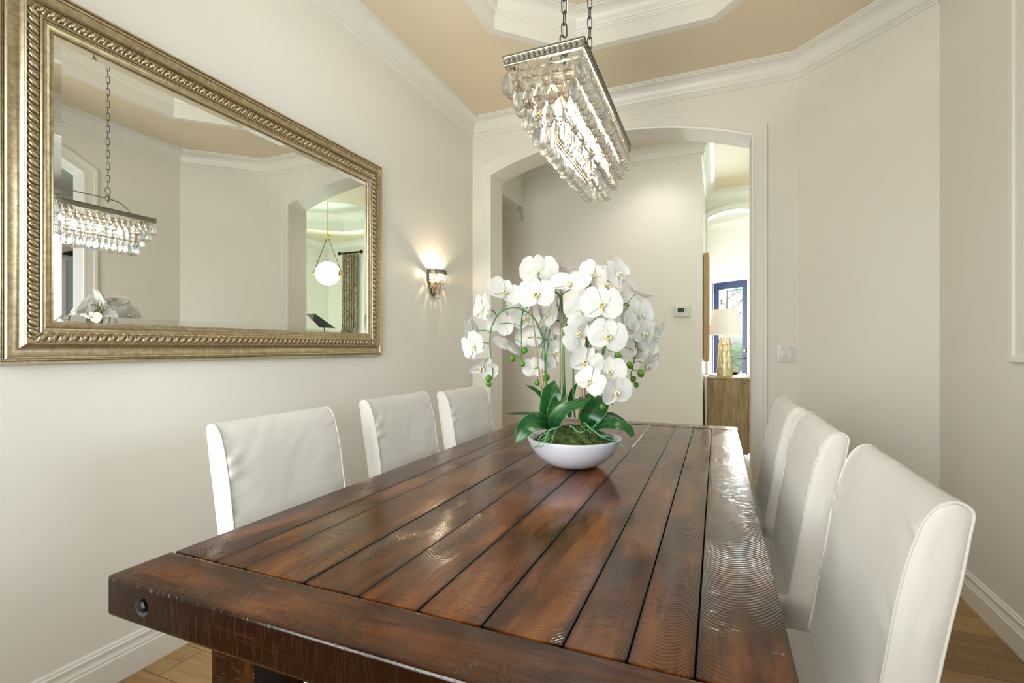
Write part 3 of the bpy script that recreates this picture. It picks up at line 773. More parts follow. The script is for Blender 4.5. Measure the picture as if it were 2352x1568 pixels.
for o in list(bpy.data.objects):
    if o.name.split('.')[0] in ('plank_top', 'end_board', 'apron', 'leg', 'stretcher'):
        o.modifiers.new('even_shading', 'WEIGHTED_NORMAL').keep_sharp = True

# ------------------------------------------------------------------ slipcovered chairs
def chair():
    front = [(0.122, 0.385), (0.130, 0.46), (0.150, 0.58), (0.169, 0.70), (0.182, 0.784), (0.196, 0.854), (0.207, 0.894), (0.220, 0.930), (0.238, 0.954)]
    back = [(0.256, 0.962), (0.272, 0.957), (0.279, 0.944), (0.274, 0.913), (0.263, 0.84), (0.250, 0.77), (0.238, 0.70), (0.222, 0.60), (0.208, 0.50), (0.203, 0.385)]
    prof = catmull([Vector((x, 0, z)) for x, z in front + back], 9)
    m = len(prof); cen = Vector((0.20, 0, 0.68))
    hw = 0.24
    ys = [-hw, -hw + 0.0025, -hw + 0.007, -hw + 0.013, -hw + 0.022] + [-hw + 0.022 + (2 * hw - 0.044) * k / 30 for k in range(1, 30)] + [hw - 0.022, hw - 0.013, hw - 0.007, hw - 0.0025, hw]
    rows = []
    for y in ys:
        e = hw - abs(y)
        puff = 0.003 * (1 - math.exp(-e / 0.05)) - (0.0012 * max(0.0, 1 - e / 0.006))
        row = []
        for i, p in enumerate(prof):
            a = prof[max(0, i - 1)]; c = prof[min(m - 1, i + 1)]; t = (c - a).normalized(); nrm = Vector((-t.z, 0, t.x))
            if nrm.dot(p - Vector((0.20 + (p.z - 0.68) * 0.2, 0, min(p.z, 0.92)))) < 0: nrm = -nrm
            pk = math.exp(-((e - 0.022) / 0.022) ** 2) * 0.0105 * noise.noise(Vector((p.x * 10, y * 4 + 3 + p.z * 9, p.z * 40)))
            w = 0.0045 * noise.noise(Vector((p.x * 5 + 2, y * 6, p.z * 7))) + 0.0014 * noise.noise(Vector((p.x * 12, y * 26 + p.z * 22, p.z * 12)))
            row.append(Vector((p.x, y, p.z)) + nrm * (puff + (pk + w * min(1, e / 0.02)) * min(1.0, e / 0.004)))
        rows.append(row)
    b = MB(); b.grid(rows)
    n0 = len(ys)
    # puffed side panels
    for side, r in ((-1, rows[0]), (1, rows[-1])):
        half = m // 2
        lay = [r]
        rings = []
        for k, (s, d) in enumerate(((0.80, 0.004), (0.5, 0.006), (0.2, 0.0065))):
            rr = []
            for i, p in enumerate(r):
                q = r[m - 1 - i]; mid = (p + q) / 2
                rr.append(mid + (p - mid) * s + Vector((0, side * (d + 0.002 * noise.noise(Vector((p.x * 20, side * 5 + k, p.z * 14)))), 0)))
            rings.append(rr)
        b.grid([r] + rings)
        last = rings[-1]
        vs = last; b.add(vs, [(i, i + 1, m - 2 - i, m - 1 - i) for i in range(half - 1)])
    t = thing('dining_chair', (0, 0, 0), '', 'chair', 'white slipcovered chairs around the dining table')
    bk = part('backrest', b, 'fabric', t, smooth=60)
    for side in (-1, 1):
        pp = MB(); path = [Vector((p.x, side * (hw - 0.0005), p.z)) for p in prof]
        cc = cen
        path = [p + (Vector((p.x - (0.20 + (p.z - 0.68) * 0.24), 0, 0 if p.z < 0.93 else 0.02)).normalized()) * 0.0006 for p in path]
        pp.tube(path, 0.0023, 7); part('piping', pp, 'fabric', bk)
        st = MB()
        inner = []
        for i, p in enumerate(prof):
            q = prof[m - 1 - i]; 
            if p.z < 0.935 and i < m // 2: inner.append(Vector((p.x + 0.017, side * (hw + 0.0035), p.z)))
        inner = inner + []
        for i in range(len(inner) - 1):
            a, c = inner[i], inner[i + 1]; k = max(1, int((c - a).length / 0.0075))
            for j in range(k):
                p0 = a.lerp(c, j / k); p1 = a.lerp(c, (j + 0.55) / k); st.tube([p0, p1], 0.0009, 4)
        part('stitching', st, 'fabric', bk)
    s = MB(); s.rbox(-0.255, 0.165, -0.238, 0.238, 0.405, 0.487, 0.022, 4); part('seat', s, 'fabric', t)
    s = MB()
    ring = [(-0.25, -0.235), (0.205, -0.235), (0.205, 0.235), (-0.25, 0.235)]
    pts = []
    for i in range(4):
        a, c = ring[i], ring[(i + 1) % 4]
        for k in range(12): pts.append((a[0] + (c[0] - a[0]) * k / 12, a[1] + (c[1] - a[1]) * k / 12))
    rows = []
    for z in (0.43, 0.36, 0.25, 0.15, 0.09):
        fl_ = (0.43 - z) * 0.03
        rows.append([Vector((x * (1 + fl_) , y * (1 + fl_), z)) + Vector((x, y, 0)).normalized() * 0.006 * noise.noise(Vector((x * 20, y * 20, z * 2))) for x, y in pts])
    s.grid(rows, closed=True); s.grid([[p * 0.985 for p in r] if False else [Vector((p.x * 0.985, p.y * 0.985, p.z)) for p in r] for r in reversed(rows)], closed=True)
    part('skirt', s, 'fabric', t)
    for x in (-0.22, 0.165):
        for y in (-0.215, 0.175):
            l = MB(); l.rbox(x, x + 0.04, y, y + 0.04, 0, 0.42, 0.004, 1); part('leg', l, 'frame_wood', t)
    return t
proto = chair()
CH = [(0.08, 1.195, 0, 'white slipcovered chair filling the lower right corner, nearest to the right baseboard'),
      (0.055, 1.84, 0, 'white slipcovered chair with curved creases, between the two others on the light switch side'),
      (0.04, 2.44, 0, 'white slipcovered chair on the light switch side, farthest along and next to the archway'),
      (-1.182, 1.28, PI, 'white slipcovered chair standing apart below the middle of the gold mirror'),
      (-1.202, 2.01, PI, 'white slipcovered chair with a dented top, below the far end of the mirror'),
      (-1.105, 2.512, PI, 'white slipcovered chair below the wall sconce, beside the orchid and the archway')]
for i, (x, y, r, lab) in enumerate(CH):
    o = proto if i == 0 else copy_tree(proto)
    o.location = (x, y, 0); o.rotation_euler = (0, 0, r); o['label'] = lab

# ------------------------------------------------------------------ gold framed mirror
def mirror():
    Y0, Y1, Z0, Z1 = 0.752, 2.566, 1.146, 2.346
    t = thing('wall_mirror', (-2.0, (Y0 + Y1) / 2, Z0), 'large champagne gold framed mirror on the left wall', 'mirror')
    MP = Matrix(((0, 0, 1, -2.0), (1, 0, 0, 0), (0, 1, 0, 0), (0, 0, 0, 1)))
    prof = [(0, 0.001), (0, 0.028), (0.003, 0.033), (0.009, 0.034), (0.012, 0.031), (0.0125, 0.028), (0.016, 0.028), (0.0165, 0.034), (0.020, 0.0365), (0.0245, 0.035), (0.026, 0.030)]
    for i in range(1, 10):
        a = i / 9; prof.append((0.026 + 0.034 * a, 0.030 - 0.010 * math.sin(a * PI * 0.62) + 0.016 * a * a))
    prof += [(0.061, 0.040), (0.064, 0.0425), (0.0665, 0.040), (0.067, 0.034), (0.099, 0.030), (0.0995, 0.036), (0.103, 0.0385), (0.107, 0.036), (0.1075, 0.031), (0.1105, 0.031), (0.111, 0.0345), (0.114, 0.0345), (0.1155, 0.032), (0.130, 0.0265), (0.131, 0.030), (0.1345, 0.031), (0.137, 0.028), (0.137, 0.018)]
    W = 0.137
    path = [(Y0, Z0), (Y1, Z0), (Y1, Z1), (Y0, Z1)]
    b = MB(); b.sweep(path, prof); b.v = [MP @ p for p in b.v]
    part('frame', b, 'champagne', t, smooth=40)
    g = MB()
    for (p0, p1) in zip(path, path[1:] + path[:1]):
        P0_, P1_ = Vector((*p0, 0)), Vector((*p1, 0)); d = (P1_ - P0_); ln = d.length; d.normalize(); nrm = Vector((-d.y, d.x, 0))
        c0 = 0.083; start, end = c0 + 0.004, ln - c0 - 0.004
        n = max(1, round((end - start) / 0.0276)); pit = (end - start) / n
        for k in range(n):
            s = start + (k + 0.5) * pit
            M = frame_M(P0_ + d * s + nrm * c0 + Vector((0, 0, 0.031)), d, nrm, Vector((0, 0, 1)))
            sh = Matrix.Identity(4); sh[0][1] = 0.55
            # plump lobe
            vs, fs = [], []
            nu, nv = 9, 5
            for j in range(nv + 1):
                ph = (j / nv) * PI / 2
                for i in range(nu):
                    a = 2 * PI * i / nu
                    vs.append(M @ (sh @ Vector((0.0105 * math.cos(ph) * math.cos(a), 0.0155 * math.cos(ph) * math.sin(a), 0.0125 * math.sin(ph)))))
            for j in range(nv):
                for i in range(nu): fs.append((j * nu + i, j * nu + (i + 1) % nu, (j + 1) * nu + (i + 1) % nu, (j + 1) * nu + i))
            g.add(vs, fs)
            # crescent ridge between lobes
            pts = []
            for i in range(7):
                a = -PI / 2 + PI * i / 6
                pts.append(M @ (sh @ Vector((0.0138 + 0.0045 * math.cos(a), 0.0155 * math.sin(a), 0.0005 + 0.0095 * math.cos(a)))))
            g.tube(pts, [0.001, 0.0018, 0.0022, 0.0024, 0.0022, 0.0018, 0.001], 5)
    g.v = [MP @ p for p in g.v]
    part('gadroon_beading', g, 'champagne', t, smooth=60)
    # bevelled glass
    w = 0.027
    a0, a1, c0, c1 = Y0 + W - 0.004, Y1 - W + 0.004, Z0 + W - 0.004, Z1 - W + 0.004
    h0, h1 = 0.0215, 0.0235
    m = MB()
    o = [(a0, c0), (a1, c0), (a1, c1), (a0, c1)]; ii = [(a0 + w, c0 + w), (a1 - w, c0 + w), (a1 - w, c1 - w), (a0 + w, c1 - w)]
    vs = [MP @ Vector((*p, h0)) for p in o] + [MP @ Vector((*p, h1)) for p in ii] + [MP @ Vector((*p, 0.012)) for p in o]
    fs = [(4, 5, 6, 7)] + [(i, (i + 1) % 4, 4 + (i + 1) % 4, 4 + i) for i in range(4)] + [(8 + i, 8 + (i + 1) % 4, (i + 1) % 4, i) for i in range(4)] + [(11, 10, 9, 8)]
    m.add(vs, fs)
    part('mirror_glass', m, 'mirror', t, 'silvered glass with a bevelled border', smooth=0)
mirror()

# ------------------------------------------------------------------ crystal lights
DROP = [(0.0008, 0.0), (0.0036, -0.004), (0.0075, -0.012), (0.0120, -0.0225), (0.0157, -0.034), (0.0176, -0.045), (0.0175, -0.0535), (0.0145, -0.0615), (0.0082, -0.0665), (0.0004, -0.0680)]
def drop_mb(mb=None, M=None, s=1.0, n=14, bead=True):
    b = mb or MB()
    b.lathe([(r * s, z * s) for r, z in DROP], n, M)
    if bead:
        b.lathe([(max(0.0003, 0.0048 * s * math.sin(PI * i / 6)), 0.0052 * s - 0.0048 * s * math.cos(PI * i / 6)) for i in range(7)], 8, M)
    return b

def scroll_band(b, p0, p1, up, nrm, h, pitch=0.0150, R=0.0098, r=0.0017):
    """interlaced rings between two beads along a band face"""
    p0, p1 = Vector(p0), Vector(p1); d = (p1 - p0); ln = d.length; d.normalize()
    n = max(1, round(ln / pitch)); pit = ln / n
    for k in range(n):
        c = p0 + d * (pit * (k + 0.5)) + nrm * 0.0006
        b.tube([c + d * (R * math.cos(a)) + up * (R * 0.92 * math.sin(a)) + nrm * (0.0006 * math.sin(2 * a)) for a in [2 * PI * i / 14 for i in range(14)]], r, 5, closed=True)
        b.ball(c, 0.0022, 6)
    for s in (-1, 1): b.tube([p0 + up * (s * h * 0.43), p1 + up * (s * h * 0.43)], 0.0021, 6)

def chandelier():
    cx, cy, zt = -0.450, 1.680, 2.038
    hx, hy, bh = 0.1175, 0.384, 0.031
    t = thing('chandelier', (cx, cy, zt), 'rectangular tiered glass drop chandelier hung on two chains over the table', 'chandelier')
    rect = [(cx - hx, cy - hy), (cx + hx, cy - hy), (cx + hx, cy + hy), (cx - hx, cy + hy)]
    b = MB(); b.sweep(rect, [(0, zt - bh), (-0.001, zt - bh), (-0.001, zt - 0.003), (-0.004, zt - 0.0025), (-0.004, zt), (0.010, zt), (0.010, zt - 0.003), (0.003, zt - 0.004), (0.003, zt - bh), (0, zt - bh)])
    fr = part('band', b, 'pewter', t)
    b = MB(); up = Vector((0, 0, 1)); zc = zt - 0.0175
    for i in range(4):
        p, q = rect[i], rect[(i + 1) % 4]; d = Vector((q[0] - p[0], q[1] - p[1], 0)).normalized(); nrm = Vector((d.y, -d.x, 0))
        o = nrm * 0.001
        scroll_band(b, Vector((*p, zc)) + o + d * 0.003, Vector((*q, zc)) + o - d * 0.003, up, nrm, 0.027)
    part('scroll_relief', b, 'pewter', fr)
    tiers = [(0.108, 0.376, zt - bh - 0.004), (0.085, 0.353, zt - 0.078), (0.062, 0.330, zt - 0.124), (0.040, 0.306, zt - 0.170)]
    b = MB()
    for (ax, ay, z) in tiers[1:]:
        r4 = [(cx - ax, cy - ay), (cx + ax, cy - ay), (cx + ax, cy + ay), (cx - ax, cy + ay)]
        b.sweep(r4, [(-0.0015, z + 0.005), (-0.0015, z + 0.009), (0.0025, z + 0.009), (0.0025, z + 0.005), (-0.0015, z + 0.005)])
    for y in (-0.30, -0.1, 0.1, 0.30):
        for s in (-1, 1): b.tube([(cx + s * 0.112, cy + y, zt - 0.006)] + [(cx + s * (ax - 0.001), cy + y, z + 0.007) for ax, ay, z in tiers], 0.0022, 5)
    b.rbox(cx - 0.008, cx + 0.008, cy - 0.30, cy + 0.30, zt - 0.062, zt - 0.050, 0.002, 1)
    for y in (-0.3, 0.3): b.tube([(cx - 0.112, cy + y, zt - 0.012), (cx, cy + y, zt - 0.055), (cx + 0.112, cy + y, zt - 0.012)], 0.003, 6)
    part('tier_frame', b, 'bronze', t)
    # glass drops, the hundred largest in view as parts
    spots = []
    for ti, (ax, ay, z) in enumerate(tiers):
        nx = max(2, round(2 * ax / 0.0315)); ny = max(2, round(2 * ay / 0.033))
        per = []
        for k in range(nx + 1): per += [(-ax + 2 * ax * k / nx, -ay), (-ax + 2 * ax * k / nx, ay)]
        for k in range(1, ny): per += [(-ax, -ay + 2 * ay * k / ny), (ax, -ay + 2 * ay * k / ny)]
        for (x, y) in per: spots.append((x, y, z, ti))
    def rank(s):
        x, y, z, ti = s
        d = math.hypot(cx + x, cy + y)
        hid = 0.9 if (y > 0.25 and abs(x) < tiers[ti][0] - 0.001) else 0.0
        hid += 0.35 if x < -tiers[ti][0] + 0.001 and ti < 3 and y > -tiers[ti][1] + 0.001 else 0.0
        return d + hid
    spots.sort(key=rank)
    pm = [drop_mb(s=s).mesh('crystal_drop') for s in (1.14, 1.04)]
    for m_ in pm: m_.materials.append(MAT['crystal'])
    rest = MB()
    for i, (x, y, z, ti) in enumerate(spots):
        rz = random.uniform(0, PI); tilt = random.uniform(-0.05, 0.05)
        if i < 100:
            o = bpy.data.objects.new('crystal_drop', pm[i % 2]); COL.objects.link(o); o.parent = t
            o.location = (x, y, z - zt); o.rotation_euler = (tilt, random.uniform(-0.05, 0.05), rz)
        else:
            drop_mb(rest, Matrix.Translation((cx + x, cy + y, z)) @ Matrix.Rotation(tilt, 4, 'X'), 1.08, 12)
    part('crystal_drops', rest, 'crystal', t, kind='stuff')
    for y in (-0.24, -0.12, 0.0, 0.12, 0.24):
        s = MB(); s.lathe([(0.0001, 0), (0.008, 0), (0.008, -0.024), (0.0001, -0.024)], 10, Matrix.Translation((cx, cy + y, zt - 0.062))); so = part('socket', s, 'bronze', t)
        q = MB(); q.lathe([(0.004, 0), (0.0105, -0.014), (0.0115, -0.024), (0.008, -0.038), (0.003, -0.050), (0.0002, -0.056)], 10, Matrix.Translation((cx, cy + y, zt - 0.085))); part('bulb', q, 'bulb_hot', so)
    # hanging arms
    b = MB(); hz = zt + 0.088
    ya, yb_ = 1.51, 1.85
    b.tube(catmull([(cx, cy - 0.315, zt - 0.004), (cx, cy - 0.285, zt + 0.045), (cx, cy - 0.235, zt + 0.078), (cx, ya, hz)], 6), 0.0035, 6)
    b.tube(catmull([(cx, cy + 0.315, zt - 0.004), (cx, cy + 0.285, zt + 0.045), (cx, cy + 0.235, zt + 0.078), (cx, yb_, hz)], 6), 0.0035, 6)
    b.tube([(cx, ya, hz), (cx, (ya + yb_) / 2, hz - 0.004), (cx, yb_, hz)], 0.0035, 6)
    for y in (-0.315, 0.315): b.tube([(cx - hx + 0.006, cy + y, zt - 0.008), (cx + hx - 0.006, cy + y, zt - 0.008)], 0.0045, 6)
    part('hanging_arm', b, 'pewter', t)
    for y in (ya, yb_):
        h = MB(); h.lathe([(0.0002, -0.026), (0.006, -0.024), (0.004, -0.018), (0.014, -0.013), (0.014, -0.009), (0.011, -0.007), (0.013, 0.0), (0.011, 0.008), (0.0145, 0.011), (0.0145, 0.015), (0.006, 0.02), (0.006, 0.027), (0.0002, 0.028)], 14, Matrix.Translation((cx, y, hz)))
        R = 0.021; c = Vector((cx, y, hz + 0.026 + R))
        h.tube([c + Vector((0.4 * R * math.cos(a) , 0.92 * R * math.cos(a), R * math.sin(a))) for a in [2 * PI * i / 18 for i in range(18)]], 0.0026, 6, closed=True)
        part('hub', h, 'pewter', t)
        ch = MB(); z = hz + 0.026 + 2 * R - 0.006; k = 0
        while z < 3.37:
            ln, w = 0.023, 0.0085
            for_pts = []
            for i in range(16):
                a = 2 * PI * i / 16; px = w * math.cos(a); pz = (ln - w) * (1 if math.sin(a) > 0 else -1) + w * math.sin(a)
                ax_ = Vector((math.cos(0.6 + (k % 2) * PI / 2), math.sin(0.6 + (k % 2) * PI / 2), 0))
                for_pts.append(Vector((cx, y, z + ln)) + ax_ * px + Vector((0, 0, pz)))
            ch.tube(for_pts, 0.0021, 5, closed=True)
            z += 2 * ln - 0.0075; k += 1
        part('chain', ch, 'iron_chain', t)
        cp = MB(); cp.lathe([(0.0002, 3.372), (0.012, 3.374), (0.03, 3.392), (0.055, 3.402), (0.06, 3.414), (0.0002, 3.4149)], 20, Matrix.Translation((cx, y, 0))); part('ceiling_canopy', cp, 'pewter', t)
    cord = MB(); cord.tube([(cx + 0.006, ya + 0.004, hz + 0.02)] + [(cx + 0.006 + 0.004 * math.sin(i), ya + 0.004 + 0.004 * math.cos(i * 1.7), hz + 0.05 + i * 0.1) for i in range(13)], 0.002, 5); part('cord', cord, 'white_gloss', t)
LIGHTS = dict(chandelier=7.5, sconce=5.0, near_fill=72.0, hall=18.0, foyer=75.0, living=260.0, entry=300.0)
chandelier()

def sconce():
    Y, Z = 3.225, 1.778
    t = thing('wall_sconce', (-2.0, Y, Z - 0.1), 'small lit half round glass drop sconce on the wall beyond the mirror', 'sconce')
    bp_ = MB(); poly = [(-0.085, 0.0), (0.085, 0.0), (0.085, -0.035), (0.035, -0.175), (0.022, -0.188), (-0.022, -0.188), (-0.035, -0.175), (-0.085, -0.035)]
    bp_.prism(poly, 0.018, frame_M((-2.0, Y, Z), Vector((0, 1, 0)), Vector((0, 0, 1)), Vector((1, 0, 0)))); part('backplate', bp_, 'bronze', t)
    R = 0.088; bh = 0.03; x0 = -1.985
    def cpt(a, r, z): return Vector((x0 + r * math.cos(a) * 0.98, Y + r * math.sin(a), z))
    b = MB(); rows = []
    for z, r in ((Z - bh, R), (Z, R), (Z + 0.001, R + 0.003), (Z + 0.004, R + 0.003), (Z + 0.004, R - 0.004), (Z - bh, R - 0.004), (Z - bh, R)):
        rows.append([cpt(-PI / 2 + PI * i / 24, r, z) for i in range(25)])
    b.grid(rows); bd = part('band', b, 'pewter', t)
    rl = MB()
    n = 18
    for k in range(n):
        a = -PI / 2 + PI * (k + 0.5) / n; c = cpt(a, R + 0.001, Z - bh / 2); tn = Vector((-math.sin(a), math.cos(a), 0))
        rl.tube([c + tn * (0.0092 * math.cos(q)) + Vector((0, 0, 0.0092 * math.sin(q))) for q in [2 * PI * i / 12 for i in range(12)]], 0.0016, 5, closed=True)
    part('scroll_relief', rl, 'pewter', bd)
    fr = MB()
    for r, z in ((0.066, Z - 0.074), (0.045, Z - 0.115)): fr.tube([cpt(-PI / 2 + PI * i / 16, r, z) for i in range(17)], 0.002, 5)
    for a in (-1.2, 0, 1.2): fr.tube([cpt(a, R - 0.004, Z - 0.02), cpt(a, 0.066, Z - 0.074), cpt(a, 0.045, Z - 0.115)], 0.0018, 5)
    part('tier_frame', fr, 'pewter', t)
    dm = drop_mb(s=0.86, n=12).mesh('crystal_drop'); dm.materials.append(MAT['crystal'])
    base = Vector(t.location)
    for r, z, n in ((R - 0.004, Z - bh - 0.006, 9), (0.066, Z - 0.078, 7), (0.042, Z - 0.117, 4)):
        for k in range(n):
            a = -PI / 2 + PI * (k + 0.5) / n
            o = bpy.data.objects.new('crystal_drop', dm); COL.objects.link(o); o.parent = t; o.location = cpt(a, r, z) - base; o.rotation_euler = (0, 0, a)
    bl = MB(); bl.ball(cpt(0, 0.024, Z - 0.192), 0.022, 16); bl.tube([cpt(0, 0.024, Z - 0.17), cpt(0, 0.024, Z - 0.12)], 0.002, 6); part('glass_ball', bl, 'crystal', t)
    s = MB(); s.tube([(-1.99, Y, Z - 0.1), (x0 + 0.04, Y, Z - 0.1), (x0 + 0.04, Y, Z - 0.075)], 0.006, 8); so = part('socket', s, 'bronze', t)
    q = MB(); q.lathe([(0.004, 0), (0.0105, 0.014), (0.0115, 0.024), (0.008, 0.038), (0.003, 0.048), (0.0002, 0.053)], 10, Matrix.Translation((x0 + 0.04, Y, Z - 0.075))); part('bulb', q, 'bulb', so)
    l = bpy.data.lights.new('sconce_light', 'POINT'); l.energy = LIGHTS['sconce']; l.color = (1.0, 0.76, 0.5); l.shadow_soft_size = 0.012
    o = bpy.data.objects.new('sconce_light', l); COL.objects.link(o); o.parent = t; o.location = Vector((x0 + 0.055, Y, Z - 0.045)) - base
sconce()

# ------------------------------------------------------------------ switch plate, thermostat
def switch():
    x0, x1, z0, z1, y = 0.388, 0.504, 1.092, 1.207, 3.88
    t = thing('light_switch', ((x0 + x1) / 2, y, (z0 + z1) / 2), 'white double rocker light switch beside the archway', 'switch')
    b = MB(); b.rbox(x0, x1, y - 0.006, y, z0, z1, 0.0025, 2); pl = part('wall_plate', b, 'white_gloss', t)
    w = x1 - x0
    for cx in (x0 + w * 0.31, x0 + w * 0.70):
        g = MB(); g.rbox(cx - 0.0175, cx + 0.0175, y - 0.0066, y - 0.004, z0 + 0.023, z1 - 0.023, 0.0005, 1); part('rocker_gap', g, 'grey', t)
        r = MB(); r.rbox(cx - 0.0155, cx + 0.0155, y - 0.0105, y - 0.004, z0 + 0.026, z1 - 0.025, 0.002, 2); part('rocker', r, 'white_gloss', t)
        for z in (z0 + 0.010, z1 - 0.010):
            s = MB(); s.lathe([(0.0002, 0.0008), (0.0026, 0.0005), (0.003, 0)], 10, frame_M((cx, y - 0.006, z), Vector((1, 0, 0)), Vector((0, 0, 1)), Vector((0, -1, 0)))); part('screw', s, 'grey', pl)
switch()
def thermostat():
    y = 5.1; x0, x1, z0, z1 = -0.392, -0.238, 1.490, 1.608
    t = thing('thermostat', ((x0 + x1) / 2, y, (z0 + z1) / 2), 'small beige digital thermostat on the hall wall', 'thermostat')
    w, h = x1 - x0, z1 - z0
    b = MB(); b.rbox(x0, x1, y - 0.008, y, z0, z1, 0.003, 2); part('back_plate', b, 'thermo', t)
    b = MB(); b.rbox(x0 + 0.008, x1 - 0.012, y - 0.028, y - 0.006, z0 + 0.012, z1 - 0.003, 0.006, 3); bd = part('body', b, 'thermo', t)
    sx0, sx1, sz0, sz1 = x0 + w * 0.22, x0 + w * 0.61, z0 + h * 0.42, z0 + h * 0.78
    f = MB(); f.rbox(sx0 - 0.004, sx1 + 0.004, y - 0.0295, y - 0.026, sz0 - 0.004, sz1 + 0.004, 0.001, 1); part('bezel', f, 'white_gloss', bd)
    s = MB(); s.rbox(sx0, sx1, y - 0.0302, y - 0.028, sz0, sz1, 0.0004, 1); part('screen', s, 'screen', bd)
    # faint seven-segment digits
    d = MB()
    def seg(cx, on):
        hw, hh, r = 0.0055, 0.009, 0.0016; cz = (sz0 + sz1) / 2 + 0.002
        S_ = dict(a=(0, hh, 1), g=(0, 0, 1), d=(0, -hh, 1), f=(-hw, hh / 2, 0), b=(hw, hh / 2, 0), e=(-hw, -hh / 2, 0), c=(hw, -hh / 2, 0))
        for k in on:
            px, pz, hz_ = S_[k]
            if hz_: d.box(cx + px - hw * 0.8, cx + px + hw * 0.8, y - 0.0306, y - 0.030, cz + pz - r / 2, cz + pz + r / 2)
            else: d.box(cx + px - r / 2, cx + px + r / 2, y - 0.0306, y - 0.030, cz + pz - hh * 0.42, cz + pz + hh * 0.42)
    seg((sx0 + sx1) / 2 - 0.009, 'afgedc'); seg((sx0 + sx1) / 2 + 0.008, 'afgcd')
    part('digits', d, 'screen_digit', bd)
    for k in range(3):
        q = MB(); q.lathe([(0.0002, 0.0015), (0.0045, 0.001), (0.0055, 0)], 12, frame_M((sx0 + 0.009 + k * 0.0128, y - 0.028, z0 + h * 0.30), Vector((1, 0, 0)), Vector((0, 0, 0.75)), Vector((0, -1, 0)))); part('button', q, 'grey', bd)
    for z in (0.66, 0.51):
        q = MB(); q.rbox(x0 + w * 0.675, x0 + w * 0.76, y - 0.0295, y - 0.027, z0 + h * z, z0 + h * (z + 0.085), 0.001, 1); part('button', q, 'grey', bd)
    q = MB(); q.lathe([(0.0002, 0.0015), (0.002, 0.0012), (0.0026, 0)], 10, frame_M((x0 + w * 0.72, y - 0.028, z0 + h * 0.30), Vector((1, 0, 0)), Vector((0, 0, 1)), Vector((0, -1, 0)))); part('sensor_hole', q, 'dark', bd)
thermostat()

